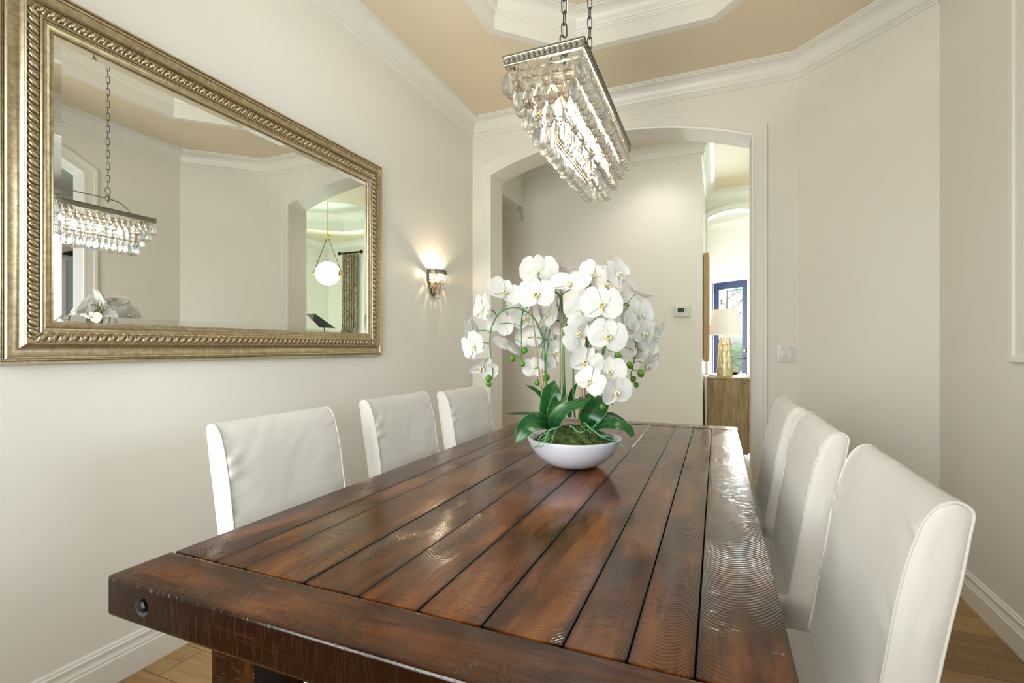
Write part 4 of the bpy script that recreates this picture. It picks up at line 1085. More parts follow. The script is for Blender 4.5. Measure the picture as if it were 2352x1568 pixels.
# ------------------------------------------------------------------ orchid arrangement
BX, BY = -0.487, 1.755
D0 = SS * -BX + CC * BY            # distance of the bowl centre along the view axis
def orchid():
    t = thing('orchid_arrangement', (BX, BY, ZT + 0.0005), 'white potted orchids with green leaves in a wide white bowl on the table', 'plant')
    M = Matrix.Translation((BX, BY, ZT + 0.001))
    R = 0.172
    prof = [(0.0003, 0.0), (0.060, 0.0), (0.072, 0.0015), (0.092, 0.008), (0.118, 0.024), (0.141, 0.046), (0.158, 0.070), (0.168, 0.092), (0.1715, 0.102), (0.1712, 0.105), (0.168, 0.1065), (0.1635, 0.105), (0.160, 0.098), (0.146, 0.070), (0.12, 0.045), (0.0003, 0.04)]
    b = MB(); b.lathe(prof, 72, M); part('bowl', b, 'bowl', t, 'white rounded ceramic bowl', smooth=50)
    # moss mound
    def mz(x, y):
        r = math.hypot(x, y) / 0.150
        base = 0.084 + 0.052 * max(0, 1 - (math.hypot(x + 0.0, y - 0.01) / 0.135) ** 2)
        return base + 0.012 * noise.noise(Vector((x * 22, y * 22, 1))) + 0.007 * noise.noise(Vector((x * 60, y * 60, 4)))
    b = MB(); rows = []
    for j in range(23):
        r = 0.158 * j / 22
        rows.append([M @ Vector((r * math.cos(a), r * math.sin(a), min(mz(r * math.cos(a), r * math.sin(a)), 0.2 if j < 21 else 0.086))) for a in [2 * PI * i / 64 for i in range(64)]])
    b.grid(rows, closed=True)
    rnd = random.Random(3)
    for k in range(4200):
        a = rnd.uniform(0, 2 * PI); r = 0.150 * math.sqrt(rnd.random()); x, y = r * math.cos(a), r * math.sin(a)
        p = M @ Vector((x, y, mz(x, y) - 0.002)); dr = Vector((rnd.uniform(-1, 1), rnd.uniform(-1, 1), rnd.uniform(0.2, 1.3))).normalized()
        ln = rnd.uniform(0.008, 0.020); s = dr.orthogonal().normalized() * rnd.uniform(0.0009, 0.0020)
        c = p + dr * ln * 0.6 + Vector((rnd.uniform(-1, 1), rnd.uniform(-1, 1), 0)) * 0.003; e = p + dr * ln + Vector((rnd.uniform(-1, 1), rnd.uniform(-1, 1), -0.3)) * 0.005
        b.add([p - s, p + s, c + s * 0.8, c - s * 0.8, e], [(0, 1, 2, 3), (3, 2, 4)])
    part('moss', b, 'moss', t, 'mound of green moss', smooth=60, kind='stuff', fix=False)

    def W(u, v, d): return at(u, v, D0 + d)
    def Q(x, y, d): return at(1140 + x / 6.533, 860 + y / 6.533, D0 + d)       # detail of the bowl
    def P(x, y, d): return at(1050 + x / 2.959, 570 + y / 2.959, D0 + d)       # whole plant

    # ---- leaves: centre line, half widths (m), tilt of the blade
    def leaf(cl, widths, up, cup=0.18, n=9):
        c = catmull(cl, 7); k = len(c); b = MB(); rows, uvs = [], []
        for i, p in enumerate(c):
            s = i / (k - 1)
            tn = (c[min(k - 1, i + 1)] - c[max(0, i - 1)]).normalized()
            x = s * (len(widths) - 1); j = min(len(widths) - 2, int(x)); f = x - j; f = f * f * (3 - 2 * f)
            w = widths[j] * (1 - f) + widths[j + 1] * f
            u0 = Vector(up[0]).lerp(Vector(up[1]), s) if isinstance(up, list) else Vector(up)
            sd = tn.cross(u0); sd = sd.normalized() if sd.length > 1e-4 else tn.orthogonal().normalized()
            nr = sd.cross(tn).normalized()
            row, ur = [], []
            for q in range(n):
                a = -1 + 2 * q / (n - 1)
                row.append(p + sd * (w * a) + nr * (w * cup * (abs(a) ** 1.6)) + nr * (0.0015 * noise.noise(Vector((p.x * 30, p.y * 30, a * 2)))))
                ur.append((a, s))
            rows.append(row); uvs.append(ur)
        # give it thickness
        b.grid(rows, uvs)
        back = [[p - (rows[i][min(n - 1, q + 1)] - rows[i][max(0, q - 1)]).cross(c[min(k - 1, i + 1)] - c[max(0, i - 1)]).normalized() * 0.0016 for q, p in enumerate(r)] for i, r in enumerate(rows)]
        b.grid(back, uvs)
        return part('leaf', b, 'leaf', t, smooth=70)
    TU = TOWARD; toward_up = (TOWARD * 0.8 + UP * 0.6)
    leaf([Q(815, 790, -.06), Q(740, 720, -.09), Q(600, 690, -.13), Q(440, 800, -.17), Q(290, 1035, -.185)], [.012, .024, .032, .030, .003], [UP * 0.5 + TOWARD, TOWARD + UP * 0.3 - RIGHT * 0.2], 0.15)
    leaf([Q(790, 720, -.04), Q(790, 520, -.06), Q(830, 280, -.055), Q(870, 90, -.03)], [.016, .034, .035, .003], TOWARD + UP * 0.2, 0.2)
    leaf([Q(840, 720, -.06), Q(880, 560, -.075), Q(950, 420, -.07), Q(1050, 285, -.04)], [.014, .027, .030, .005], TOWARD + UP * 0.5, 0.22)
    leaf([Q(850, 800, -.07), Q(900, 660, -.10), Q(1040, 520, -.12), Q(1220, 455, -.13), Q(1460, 325, -.12)], [.014, .025, .025, .018, .001], [TOWARD + UP * 0.4, UP + TOWARD * 0.55], 0.2)
    leaf([Q(850, 760, -.03), Q(870, 610, -.05), Q(1000, 510, -.05), Q(1290, 330, -.04)], [.012, .020, .017, .001], [UP * 0.8 + TOWARD * 0.9, UP + TOWARD * 0.4], 0.2)
    leaf([Q(1350, 770, -.05), Q(1400, 640, -.07), Q(1520, 480, -.06), Q(1690, 350, -.03)], [.016, .038, .040, .008], TOWARD + UP * 0.35, 0.15)
    leaf([Q(1450, 800, -.06), Q(1580, 745, -.08), Q(1760, 740, -.11), Q(1960, 800, -.13), Q(2050, 925, -.14)], [.010, .020, .024, .018, .008], [TOWARD + UP * 0.6, TOWARD * 0.6 + UP * 0.8], 0.15)
    leaf([Q(1470, 760, .0), Q(1600, 640, .02), Q(1740, 610, .04), Q(1880, 680, .05), Q(1990, 775, .05)], [.009, .017, .018, .012, .002], UP + TOWARD * 0.5, 0.18)
    leaf([Q(780, 640, .03), Q(640, 585, .04), Q(420, 590, .04), Q(148, 588, .02)], [.010, .015, .017, .003], UP + TOWARD * 0.16, 0.2)
    leaf([Q(760, 420, .06), Q(660, 300, .07), Q(560, 215, .08), Q(455, 160, .09)], [.010, .013, .011, .003], UP + TOWARD * 0.4, 0.2)
    leaf([Q(1100, 640, .05), Q(1100, 420, .06), Q(1140, 260, .07), Q(1210, 130, .08)], [.010, .014, .012, .002], TOWARD + RIGHT * 0.8, 0.2)
    leaf([Q(1260, 640, .05), Q(1330, 420, .07), Q(1400, 320, .08), Q(1500, 270, .10)], [.010, .015, .014, .003], UP + TOWARD * 0.3, 0.2)
    leaf([Q(800, 720, .04), Q(720, 640, .08), Q(620, 625, .12), Q(520, 680, .15)], [.010, .016, .016, .004], UP + TOWARD * 0.2, 0.2)
    leaf([Q(1300, 700, .08), Q(1380, 640, .12), Q(1500, 660, .15), Q(1600, 760, .17)], [.010, .016, .016, .004], UP + TOWARD * 0.2, 0.2)

    # ---- bamboo stakes
    def stake(p0, p1, r):
        b = MB(); p0, p1 = Vector(p0), Vector(p1); n = 14
        pts = [p0.lerp(p1, i / n) for i in range(n + 1)]
        b.tube(pts, [r * (1.18 if i % 4 == 2 else 1.0) for i in range(n + 1)], 8); part('bamboo_stake', b, 'bamboo', t)
    stake(P(700, 1190, .0), P(701, 66, .02), .0032)
    stake(P(835, 1190, -.02), P(846, 820, -.02), .0072)
    stake(P(868, 1150, .04), P(877, 82, .05), .0032)
    stake(P(600, 1180, .0), P(503, 392, -.03), .0030)
    stake(P(606, 1180, -.015), P(575, 820, -.02), .0032)
    stake(P(925, 1150, .02), P(946, 690, .01), .0036)
    stake(P(716, 520, .03), P(712, 290, .03), .0030)

    # ---- flower stems
    stems = []
    def stem(pts, r0, r1, n=7):
        c = catmull(pts, n); k = len(c)
        stems.append((c, [r0 + (r1 - r0) * i / (k - 1) for i in range(k)], MB()))
    stem([P(640, 1150, -.02), P(608, 950, -.02), P(601, 830, -.03), P(590, 660, -.04), P(552, 530, -.04), P(500, 452, -.05), P(405, 405, -.05), P(300, 430, -.05), P(240, 520, -.04), P(222, 620, -.04), P(229, 745, -.04), P(243, 850, -.04), P(225, 890, -.04)], .0036, .0019)
    stem([P(452, 412, -.04), P(436, 500, .0), P(437, 620, .01), P(435, 720, .01), P(441, 782, .01)], .0021, .0016)
    stem([P(728, 1150, .0), P(727, 960, .0), P(722, 800, .0), P(719, 500, .0), P(711, 400, .0), P(694, 322, .0), P(650, 285, .0), P(590, 250, .02), P(545, 190, .03)], .0064, .002)
    stem([P(712, 395, .0), P(706, 330, -.02), P(748, 292, -.03), P(800, 260, -.03)], .0028, .0018)
    stem([P(716, 540, .02), P(690, 492, .05), P(640, 500, .06), P(602, 560, .07), P(588, 650, .07), P(570, 760, .07), P(545, 880, .06)], .0026, .0017)
    stem([P(800, 1150, -.03), P(790, 1000, -.03), P(790, 800, -.03), P(800, 640, -.03), P(850, 480, -.03), P(930, 400, -.06), P(1010, 420, -.08)], .0034, .002)
    stem([P(890, 1150, .0), P(893, 960, .0), P(900, 800, .0), P(908, 650, -.01), P(940, 540, -.03), P(1000, 560, -.06), P(1010, 650, -.08), P(985, 700, -.09), P(1004, 800, -.10), P(1003, 900, -.10), P(1000, 960, -.11), P(1015, 1040, -.11)], .0034, .0017)
    stem([P(930, 1150, .03), P(960, 860, .03), P(1010, 660, .02), P(1070, 480, .02), P(1110, 400, .02), P(1160, 380, .02), P(1180, 480, .02), P(1212, 560, .02), P(1213, 670, .02), P(1195, 800, .02), P(1180, 870, .01), P(1210, 925, .01)], .0034, .0017)
    stem([P(860, 1150, .05), P(880, 700, .05), P(890, 400, .05), P(900, 260, .04), P(950, 200, .02), P(1040, 230, .02), P(1090, 260, .02)], .0034, .002)
    stem([P(560, 1100, .05), P(610, 700, .07), P(640, 520, .08), P(700, 420, .10), P(660, 640, .10), P(645, 720, .10)], .003, .002)

    # ---- flowers
    def petal_rows(L_, Wd, ang, prof, cup, bend, nz, ns=9, nt_=7, twist=0.0):
        rows, uvs = [], []
        dx, dy = math.cos(ang), math.sin(ang)
        for i in range(ns):
            s = i / (ns - 1); w = Wd * prof(s); row, ur = [], []
            for j in range(nt_):
                q = -1 + 2 * j / (nt_ - 1)
                x = L_ * s; y = w * q
                z = cup * (q * q) * w + bend * s * s * L_ + 0.05 * noise.noise(Vector((s * 3 + nz, q * 2, nz))) * (0.3 + s) + twist * q * s * 0.2
                row.append(Vector((x * dx - y * dy, x * dy + y * dx, z))); ur.append((q, s))
            rows.append(row); uvs.append(ur)
        return rows, uvs
    lat = lambda s: math.sqrt(max(0.0, 1 - ((s - 0.56) / 0.56) ** 2)) * (1.0 if s > 0.56 else 1.0) * min(1, 0.16 + s * 1.9) if s < 1.12 else 0
    def latp(s):
        return max(0.02, min(1.0, (0.10 + 1.9 * s)) * math.sqrt(max(0.0, 1 - max(0.0, (s - 0.50) / 0.5) ** 2.4)))
    def sep(s): return max(0.02, math.sin(PI * min(1.0, 0.10 + 0.90 * s ** 0.85)) ** 0.75 * (1 if s < 0.98 else 0.4))
    fm, lm = [], []
    for k in range(6):
        b = MB()
        bb = (-0.02, 0.10, 0.22, 0.02, 0.30, -0.10)[k]
        cu = (0.10, 0.22, 0.05, -0.12, 0.3, 0.15)[k]
        for ang, z0 in ((math.radians(14), 0.012), (math.radians(166), 0.02)):
            r, u = petal_rows(1.0, 0.66, ang, latp, cu, bb, k * 3.1 + ang)
            r = [[p + Vector((0, 0, z0)) for p in row] for row in r]; b.grid(r, u)
        for ang, ln, wd in ((math.radians(90), 0.92, 0.36), (math.radians(218), 0.92, 0.36), (math.radians(322), 0.92, 0.36)):
            r, u = petal_rows(ln, wd, ang, sep, 0.25, bb * 0.8 - 0.05, k * 1.7 + ang)
            b.grid([[p + Vector((0, 0, -0.03)) for p in row] for row in r], u)
        me = b.mesh('orchid_flower', smooth=70, fix=False); me.materials.append(MAT['petal']); fm.append(me)
        l = MB()
        # column, two side lobes and a forked front lobe
        def lobe(c, ax, r, v):
            n, m = 6, 8; rows, uvs = [], []
            for i in range(n + 1):
                th_ = PI * i / n; rows.append([Vector(c) + Vector((r[0] * math.sin(th_) * math.cos(2 * PI * j / m), r[1] * math.sin(th_) * math.sin(2 * PI * j / m), r[2] * math.cos(th_))) for j in range(m)])
                uvs.append([(0, v[0] + (v[1] - v[0]) * i / n)] * m)
            l.grid(rows, uvs, closed=True)
        lobe((0, 0.06, 0.10), 0, (0.06, 0.06, 0.11), (1.0, 0.9))
        lobe((0, -0.02, 0.10), 0, (0.065, 0.06, 0.07), (0.0, 0.25))
        lobe((-0.13, -0.04, 0.16), 0, (0.05, 0.11, 0.12), (0.95, 0.35))
        lobe((0.13, -0.04, 0.16), 0, (0.05, 0.11, 0.12), (0.95, 0.35))
        lobe((0, -0.20, 0.15), 0, (0.07, 0.17, 0.04), (0.15, 0.95))
        lobe((-0.05, -0.38, 0.17), 0, (0.025, 0.08, 0.02), (0.9, 0.9)); lobe((0.05, -0.38, 0.17), 0, (0.025, 0.08, 0.02), (0.9, 0.9))
        me = l.mesh('flower_lip', smooth=80, fix=False); me.materials.append(MAT['lip']); lm.append(me)
    FL = [(1111, 709, -.03, 40, (-.80, .05, .45), -8, 1), (1158, 672, -.06, 42, (.35, .45, .75), -28, 2), (1083, 762, .04, 36, (-.75, -.1, -.35), 0, 0), (1090, 793, -.03, 38, (-.62, -.15, .65), 24, 1),
          (1107, 842, -.04, 37, (.15, -.55, .7), -28, 4), (1148, 744, .05, 35, (.35, -.1, -.85), 20, 0), (1166, 790, .02, 36, (-.35, -.5, -.3), 30, 2), (1231, 676, -.10, 44, (.0, .1, 1), 2, 3),
          (1238, 624, .02, 46, (.1, .35, -.75), 0, 0), (1207, 730, .05, 34, (.2, 0, .8), 15, 1), (1212, 776, .08, 32, (.2, -.1, -.9), 0, 2), (1262, 720, .05, 40, (-.65, .15, .4), -34, 1),
          (1311, 652, -.05, 48, (-.15, .72, .55), -8, 2), (1228, 846, .05, 30, (-.25, -.2, -.85), 0, 0), (1270, 812, .10, 34, (.1, -.2, .7), 70, 1), (1362, 632, -.02, 38, (.3, .2, .9), -38, 0),
          (1416, 630, .0, 42, (.55, .2, .7), 38, 1), (1335, 709, -.06, 42, (.1, -.2, .9), -10, 3), (1382, 699, -.16, 50, (.0, .1, 1), -4, 0), (1461, 672, .02, 38, (.45, .75, .3), 80, 4),
          (1470, 724, .01, 40, (.4, -.05, .85), 18, 0), (1326, 768, -.14, 44, (.45, -.05, .85), 72, 3), (1396, 772, -.15, 48, (.1, -.02, 1), -14, 3), (1432, 750, -.05, 42, (.45, 0, .85), 24, 1),
          (1478, 764, .0, 38, (.5, -.1, .8), -10, 2), (1504, 774, .03, 40, (.72, -.3, .5), 44, 1), (1344, 830, -.13, 40, (.1, -.15, .95), -24, 4), (1424, 802, .03, 38, (.2, -.35, -.8), 0, 0),
          (1474, 806, .05, 36, (.35, .2, -.8), 10, 2), (1399, 852, -.13, 40, (.05, -.2, .95), 4, 2), (1356, 876, -.15, 38, (-.35, .1, .75), -34, 5), (1414, 900, -.14, 41, (.35, -.2, .85), 8, 2),
          (1485, 838, .04, 38, (.5, -.35, .5), 22, 1), (1322, 690, .06, 40, (-.2, .3, .8), 0, 0), (1388, 656, .05, 42, (.3, .55, .5), 0, 1), (1303, 745, .09, 38, (-.2, .0, .8), 0, 2),
          (1440, 702, .06, 40, (.35, .25, .7), 0, 0), (1253, 652, .08, 38, (-.1, .5, -.4), 20, 1), (1192, 706, .07, 32, (-.3, .3, .6), 0, 2), (1270, 690, .10, 38, (.1, .3, -.6), 0, 0),
          (1350, 800, .06, 36, (.1, 0, .9), 30, 1), (1250, 780, .13, 36, (-.2, -.1, -.7), 0, 3), (1370, 740, .10, 38, (.2, .1, -.8), 10, 0), (1340, 655, .11, 40, (.0, .6, -.5), 0, 4),
          (1290, 640, .13, 42, (-.6, .6, -.3), 20, 1), (1225, 660, .13, 42, (-.7, .5, -.3), -20, 2), (1210, 690, .15, 40, (-.8, .2, -.4), 10, 0), (1258, 628, .09, 42, (-.5, .8, .2), 0, 3), (1400, 640, .12, 42, (.1, .8, -.5), 15, 1), (1300, 700, .16, 42, (-.5, .3, -.8), -15, 0), (1360, 690, .15, 42, (.2, .4, -.8), 30, 2)]
    base = Vector(t.location)
    rnd = random.Random(11)
    for i, (u, v, d, hw, fc, roll, shp) in enumerate(FL):
        c = W(u, v, d); s = hw * (D0 + d) / FPX * 1.02
        nz = (RIGHT * fc[0] + UP * fc[1] + TOWARD * fc[2]).normalized()
        ux = UP.cross(nz); ux = ux.normalized() if ux.length > 1e-3 else RIGHT.copy()
        uy = nz.cross(ux)
        a = math.radians(roll); x2 = ux * math.cos(a) + uy * math.sin(a); y2 = -ux * math.sin(a) + uy * math.cos(a)
        Mx = frame_M(c - base, x2, y2, nz) @ Matrix.Diagonal((s, s, s, 1))
        o = bpy.data.objects.new('flower', fm[shp]); COL.objects.link(o); o.parent = t; o.matrix_local = Mx
        l = bpy.data.objects.new('lip', lm[shp]); COL.objects.link(l); l.parent = o; l.scale = (0.85, 0.85, 0.9); l['label'] = 'yellow and purple flecked lip'
        # short stalk to the closest flower stem
        best = None
        for si, (sc, sr, sb) in enumerate(stems):
            for p in sc[len(sc) // 3:]:
                q = (p - c).length
                if best is None or q < best[0]: best = (q, si, p)
        if best and best[0] < 0.16:
            p = best[2]; e = c - nz * s * 0.06; mid = p.lerp(e, 0.5) - nz * 0.012 + UP * 0.006
            stems[best[1]][2].tube(catmull([p, mid, e], 4), 0.0014, 5)
    BUD = [(1122, 868, -.04, 10), (1122, 881, -.04, 9), (1177, 822, .01, 9.5), (1205, 804, .01, 9.5), (1200, 835, .01, 8.5), (1235, 878, .06, 9), (1255, 866, .05, 11), (1419, 816, .0, 11), (1447, 838, .0, 11), (1472, 856, .01, 11), (1455, 870, .01, 9), (1462, 883, .01, 8), (1369, 908, -.10, 10), (1404, 921, -.11, 11), (1383, 934, -.11, 9)]
    for (u, v, d, r) in BUD:
        c = W(u, v, d); rr = r * 0.74 * (D0 + d) / FPX; b = MB()
        dr = Vector((rnd.uniform(-.6, .6), rnd.uniform(-.6, .6), -0.7)).normalized(); x = dr.orthogonal().normalized()
        b.lathe([(0.0002, -rr * 1.2), (rr * .45, -rr * .95), (rr * .85, -rr * .5), (rr, 0), (rr * .92, rr * .5), (rr * .6, rr * .95), (rr * .2, rr * 1.25), (0.0002, rr * 1.32)], 12, frame_M(c, x, dr.cross(x), dr))
        part('bud', b, 'bud', t, smooth=80)
        best = min(((p - c).length, si, k) for si, (sc, sr, sb) in enumerate(stems) for k, p in enumerate(sc))
        if best[0] < 0.12:
            p = stems[best[1]][0][best[2]]; stems[best[1]][2].tube(catmull([p, p.lerp(c, 0.5) + UP * 0.004, c - dr * rr], 4), 0.0012, 5)
    for (sc, sr, sb) in stems:
        sb.tube(sc, sr, 8); part('flower_stem', sb, 'stem', t, smooth=70)
    # raffia ties
    for p in (P(495, 462, -.05), P(690, 345, .0), P(700, 540, .02)):
        b = MB(); b.tube([p + Vector((0.006 * math.cos(a), 0.006 * math.sin(a), 0.0006 * i)) for i, a in enumerate([i * 0.7 for i in range(18)])], 0.0009, 4); b.tube([p, p - RIGHT * 0.015 - UP * 0.010, p - RIGHT * 0.026 - UP * 0.008], 0.0009, 4)
        part('raffia_tie', b, 'frame_wood', t)
    # aerial roots
    def root(pts, r):
        c = catmull(pts, 7); rr = random.Random(len(c))
        c = [p + Vector((rr.uniform(-1, 1), rr.uniform(-1, 1), rr.uniform(-1, 1))) * 0.0010 for p in c]; b = MB()
        b.tube(c, [max(0.0007, r * (1 - 0.55 * i / len(c)) * rr.uniform(0.85, 1.2)) for i in range(len(c))], 7); part('aerial_root', b, 'root', t, smooth=80)
    root([Q(960, 780, -.10), Q(880, 810, -.13), Q(790, 840, -.14), Q(770, 900, -.15), Q(720, 1000, -.17), Q(690, 1070, -.175), Q(580, 1085, -.18), Q(570, 1105, -.18)], .0030)
    root([Q(780, 860, -.15), Q(700, 910, -.155), Q(660, 920, -.16), Q(650, 960, -.165), Q(630, 975, -.165)], .0020)
    root([Q(770, 910, -.15), Q(680, 980, -.165), Q(640, 1040, -.175), Q(620, 1070, -.178)], .0020)
    root([Q(785, 900, -.15), Q(780, 970, -.16), Q(700, 1040, -.17)], .0018)
    root([Q(900, 800, -.12), Q(870, 880, -.14), Q(850, 950, -.15), Q(820, 1030, -.165)], .0022)
    root([Q(850, 900, -.14), Q(820, 920, -.148), Q(830, 970, -.155)], .0016)
    root([Q(1100, 775, -.11), Q(1150, 790, -.125), Q(1190, 840, -.135), Q(1250, 865, -.14), Q(1310, 850, -.14), Q(1320, 810, -.13), Q(1280, 775, -.12)], .0026)
    root([Q(1310, 735, -.09), Q(1350, 745, -.10), Q(1400, 800, -.11), Q(1470, 850, -.12), Q(1560, 920, -.13), Q(1650, 960, -.13), Q(1740, 990, -.12), Q(1850, 1040, -.115), Q(1935, 1105, -.12)], .0034)
    root([Q(1560, 915, -.125), Q(1680, 930, -.12), Q(1750, 960, -.11), Q(1770, 1000, -.11), Q(1860, 1030, -.10), Q(1875, 1075, -.10)], .0022)
    root([Q(1360, 830, -.12), Q(1400, 850, -.125), Q(1420, 890, -.135)], .0018)
    root([Q(1450, 800, -.10), Q(1500, 740, -.09), Q(1560, 690, -.08)], .0020)
orchid()

# ------------------------------------------------------------------ cabinet, lamp, dish, framed picture in the passage
def cabinet():
    x0, x1, y0, y1, z0, z1 = -0.098, 0.318, 5.62, 6.66, 0.085, 0.88
    t = thing('sideboard', ((x0 + x1) / 2, (y0 + y1) / 2, 0), 'weathered oak sideboard along the passage wall under the gold table lamp', 'cabinet')
    b = MB(); b.rbox(x0, x1 - 0.022, y0, y1, z0, z1 - 0.022, 0.004, 1); part('carcass', b, 'cabinet', t)
    b = MB(); b.rbox(x0 - 0.004, x1 + 0.004, y0 - 0.004, y1 + 0.004, z1 - 0.024, z1, 0.004, 2); part('top', b, 'cabinet', t)
    for k in range(3):
        for j in range(2):
            za = z0 + 0.006 + k * 0.256; ya = y0 + 0.006 + j * (y1 - y0) / 2
            d = MB(); d.rbox(x1 - 0.026, x1 + 0.006, ya, ya + (y1 - y0) / 2 - 0.012, za + 0.012, za + 0.244, 0.006, 2); do = part('drawer', d, 'cabinet', t)
            h = MB(); h.tube([(x1 + 0.006, ya + 0.17, za + 0.13), (x1 + 0.026, ya + 0.17, za + 0.13), (x1 + 0.026, ya + 0.33, za + 0.13), (x1 + 0.006, ya + 0.33, za + 0.13)], 0.005, 6); part('handle', h, 'black_metal', do)
    for x in (x0 + 0.03, x1 - 0.085):
        for y in (y0 + 0.05, y1 - 0.08):
            l = MB(); l.rbox(x, x + 0.03, y, y + 0.03, 0, z0 + 0.01, 0.002, 1); part('leg', l, 'black_metal', t)
cabinet()
def table_lamp():
    x, y, z = 0.078, 5.95, 0.8805
    t = thing('table_lamp', (x, y, z), 'gold honeycomb table lamp with a pale lit drum shade on the sideboard', 'lamp')
    Mt = Matrix.Translation((x, y, z)); Hh = 0.435
    rad = lambda q: 0.080 - 0.020 * q - 0.010 * q * q + 0.006 * math.sin(PI * q)
    b = MB(); b.lathe([(0.0002, 0), (rad(0), 0.0)] + [(rad(i / 12), Hh * i / 12) for i in range(13)] + [(0.035, Hh + 0.004), (0.012, Hh + 0.012), (0.012, Hh + 0.05), (0.0002, Hh + 0.05)], 24, Mt)
    bo = part('base', b, 'gold_edge', t)
    nrow, ncol = 6, 8
    fg, fs_ = MB(), MB()
    hh = Hh / (nrow * 0.75 + 0.30)
    for r in range(nrow):
        for c in range(ncol):
            a = 2 * PI * (c + 0.5 * (r % 2)) / ncol + 0.2; zc = hh * (0.55 + 0.75 * r); q = min(1, zc / Hh)
            R = rad(q); up_ = Vector((0, 0, 1)); nr = Vector((math.cos(a), math.sin(a), 0.06)).normalized(); tn = Vector((-math.sin(a), math.cos(a), 0))
            hwid = PI * R / ncol * 0.80; hy = hh * 0.44
            cen = Vector((R * math.cos(a), R * math.sin(a), zc))
            P6 = [(0, hy), (hwid, hy * 0.5), (hwid, -hy * 0.5), (0, -hy), (-hwid, -hy * 0.5), (-hwid, hy * 0.5)]
            outer = [Mt @ (Vector((rad(min(1, max(0, (zc + pz) / Hh))) * math.cos(a + px / R), rad(min(1, max(0, (zc + pz) / Hh))) * math.sin(a + px / R), min(Hh, max(0.0, zc + pz)))) + nr * 0.0025) for px, pz in P6]
            inn = [Mt @ (Vector((R * math.cos(a), R * math.sin(a), zc)) + tn * (px * 0.7) + up_ * (pz * 0.7) - nr * 0.004) for px, pz in P6]
            tgt = fs_ if (r * 3 + c * 5) % 4 == 0 else fg
            tgt.add(outer + inn, [(i, (i + 1) % 6, 6 + (i + 1) % 6, 6 + i) for i in range(6)] + [(6, 7, 8, 9, 10, 11)])
    part('gold_facets', fg, 'gold', bo, smooth=0); part('silver_facets', fs_, 'facet_mirror', bo, smooth=0)
    z0, z1 = 0.456, 0.736
    s = MB(); s.lathe([(0.176, z0), (0.124, z1), (0.121, z1), (0.173, z0), (0.176, z0)], 48, Mt); part('lamp_shade', s, 'shade', t)
    h = MB(); h.tube([Vector((x, y, z + Hh + 0.04)), Vector((x, y, z + z1 + 0.02))], 0.004, 6); h.ball((x, y, z + z1 + 0.026), 0.009, 10)
    for k in range(3):
        a = k * 2 * PI / 3; h.tube([Vector((x, y, z + z1 - 0.012)), Vector((x + 0.122 * math.cos(a), y + 0.122 * math.sin(a), z + z1 - 0.004))], 0.002, 5)
    part('finial', h, 'brass', t)
    k = MB(); k.ball((x, y, z + 0.58), 0.03, 14); part('bulb', k, 'downlight', t)
    c = MB(); c.tube(catmull([(x - 0.075, y, z + 0.012), (-0.09, 5.80, z + 0.006), (-0.118, 5.66, z + 0.004), (-0.119, 5.60, z - 0.05), (-0.121, 5.60, 0.45), (-0.118, 5.60, 0.12), (-0.120, 5.55, 0.02)], 6), 0.0035, 6); part('cord', c, 'black_gloss', t)
    l = bpy.data.lights.new('lamp_light', 'POINT'); l.energy = 2.5; l.color = (1, 0.82, 0.62); l.shadow_soft_size = 0.04
    o = bpy.data.objects.new('lamp_light', l); COL.objects.link(o); o.parent = t; o.location = (0, 0, 0.66)
table_lamp()
def dish():
    c = (0.165, 6.26, 0.8805)
    t = thing('decorative_dish', c, 'dark oval dish behind the gold table lamp', 'dish')
    M = Matrix.Translation(c) @ Matrix.Diagonal((1, 1.3, 1, 1))
    b = MB(); b.lathe([(0.0002, 0), (0.04, 0), (0.07, 0.012), (0.092, 0.028), (0.095, 0.032), (0.088, 0.03), (0.066, 0.017), (0.0002, 0.012)], 28, M); part('dish_body', b, 'black_gloss', t)
    for k, (dx, dy, r, lab) in enumerate(((-0.035, 0.0, 0.022, 'pale round ornament at the lamp side of the dark dish'), (0.006, -0.03, 0.020, 'pale round ornament in the middle of the dark dish'), (0.045, 0.0, 0.017, 'pale round ornament at the outer side of the dark dish'))):
        q = MB(); q.ball((c[0] + dx, c[1] + dy, c[2] + 0.0145 + r), r, 12, 0.9); o = q.build('ornament', 'frame_wood'); tag(o, lab, 'ornament', 'ornaments in the dark dish')
dish()
def picture():
    x = -0.137; y0, y1, z0, z1 = 5.45, 5.765, 1.05, 2.175
    t = thing('framed_picture', (x, (y0 + y1) / 2, z0), 'deep light oak picture frame seen edge on, above the sideboard', 'picture')
    b = MB()
    for (a, c, d, e) in ((y0, y0 + 0.03, z0, z1), (y1 - 0.03, y1, z0, z1), (y0 + 0.03, y1 - 0.03, z0, z0 + 0.03), (y0 + 0.03, y1 - 0.03, z1 - 0.03, z1)): b.rbox(x + 0.008, x + 0.062, a, c, d, e, 0.002, 1)
    part('frame', b, 'frame_wood', t)
    b = MB(); b.box(x + 0.02, x + 0.045, y0 + 0.02, y1 - 0.02, z0 + 0.02, z1 - 0.02); part('canvas', b, 'thermo', t)
    b = MB()
    for y in (y0 + 0.012, y1 - 0.03): b.box(x, x + 0.01, y, y + 0.02, z0 + 0.02, z1 - 0.02)
    part('backing', b, 'dark', t)
picture()

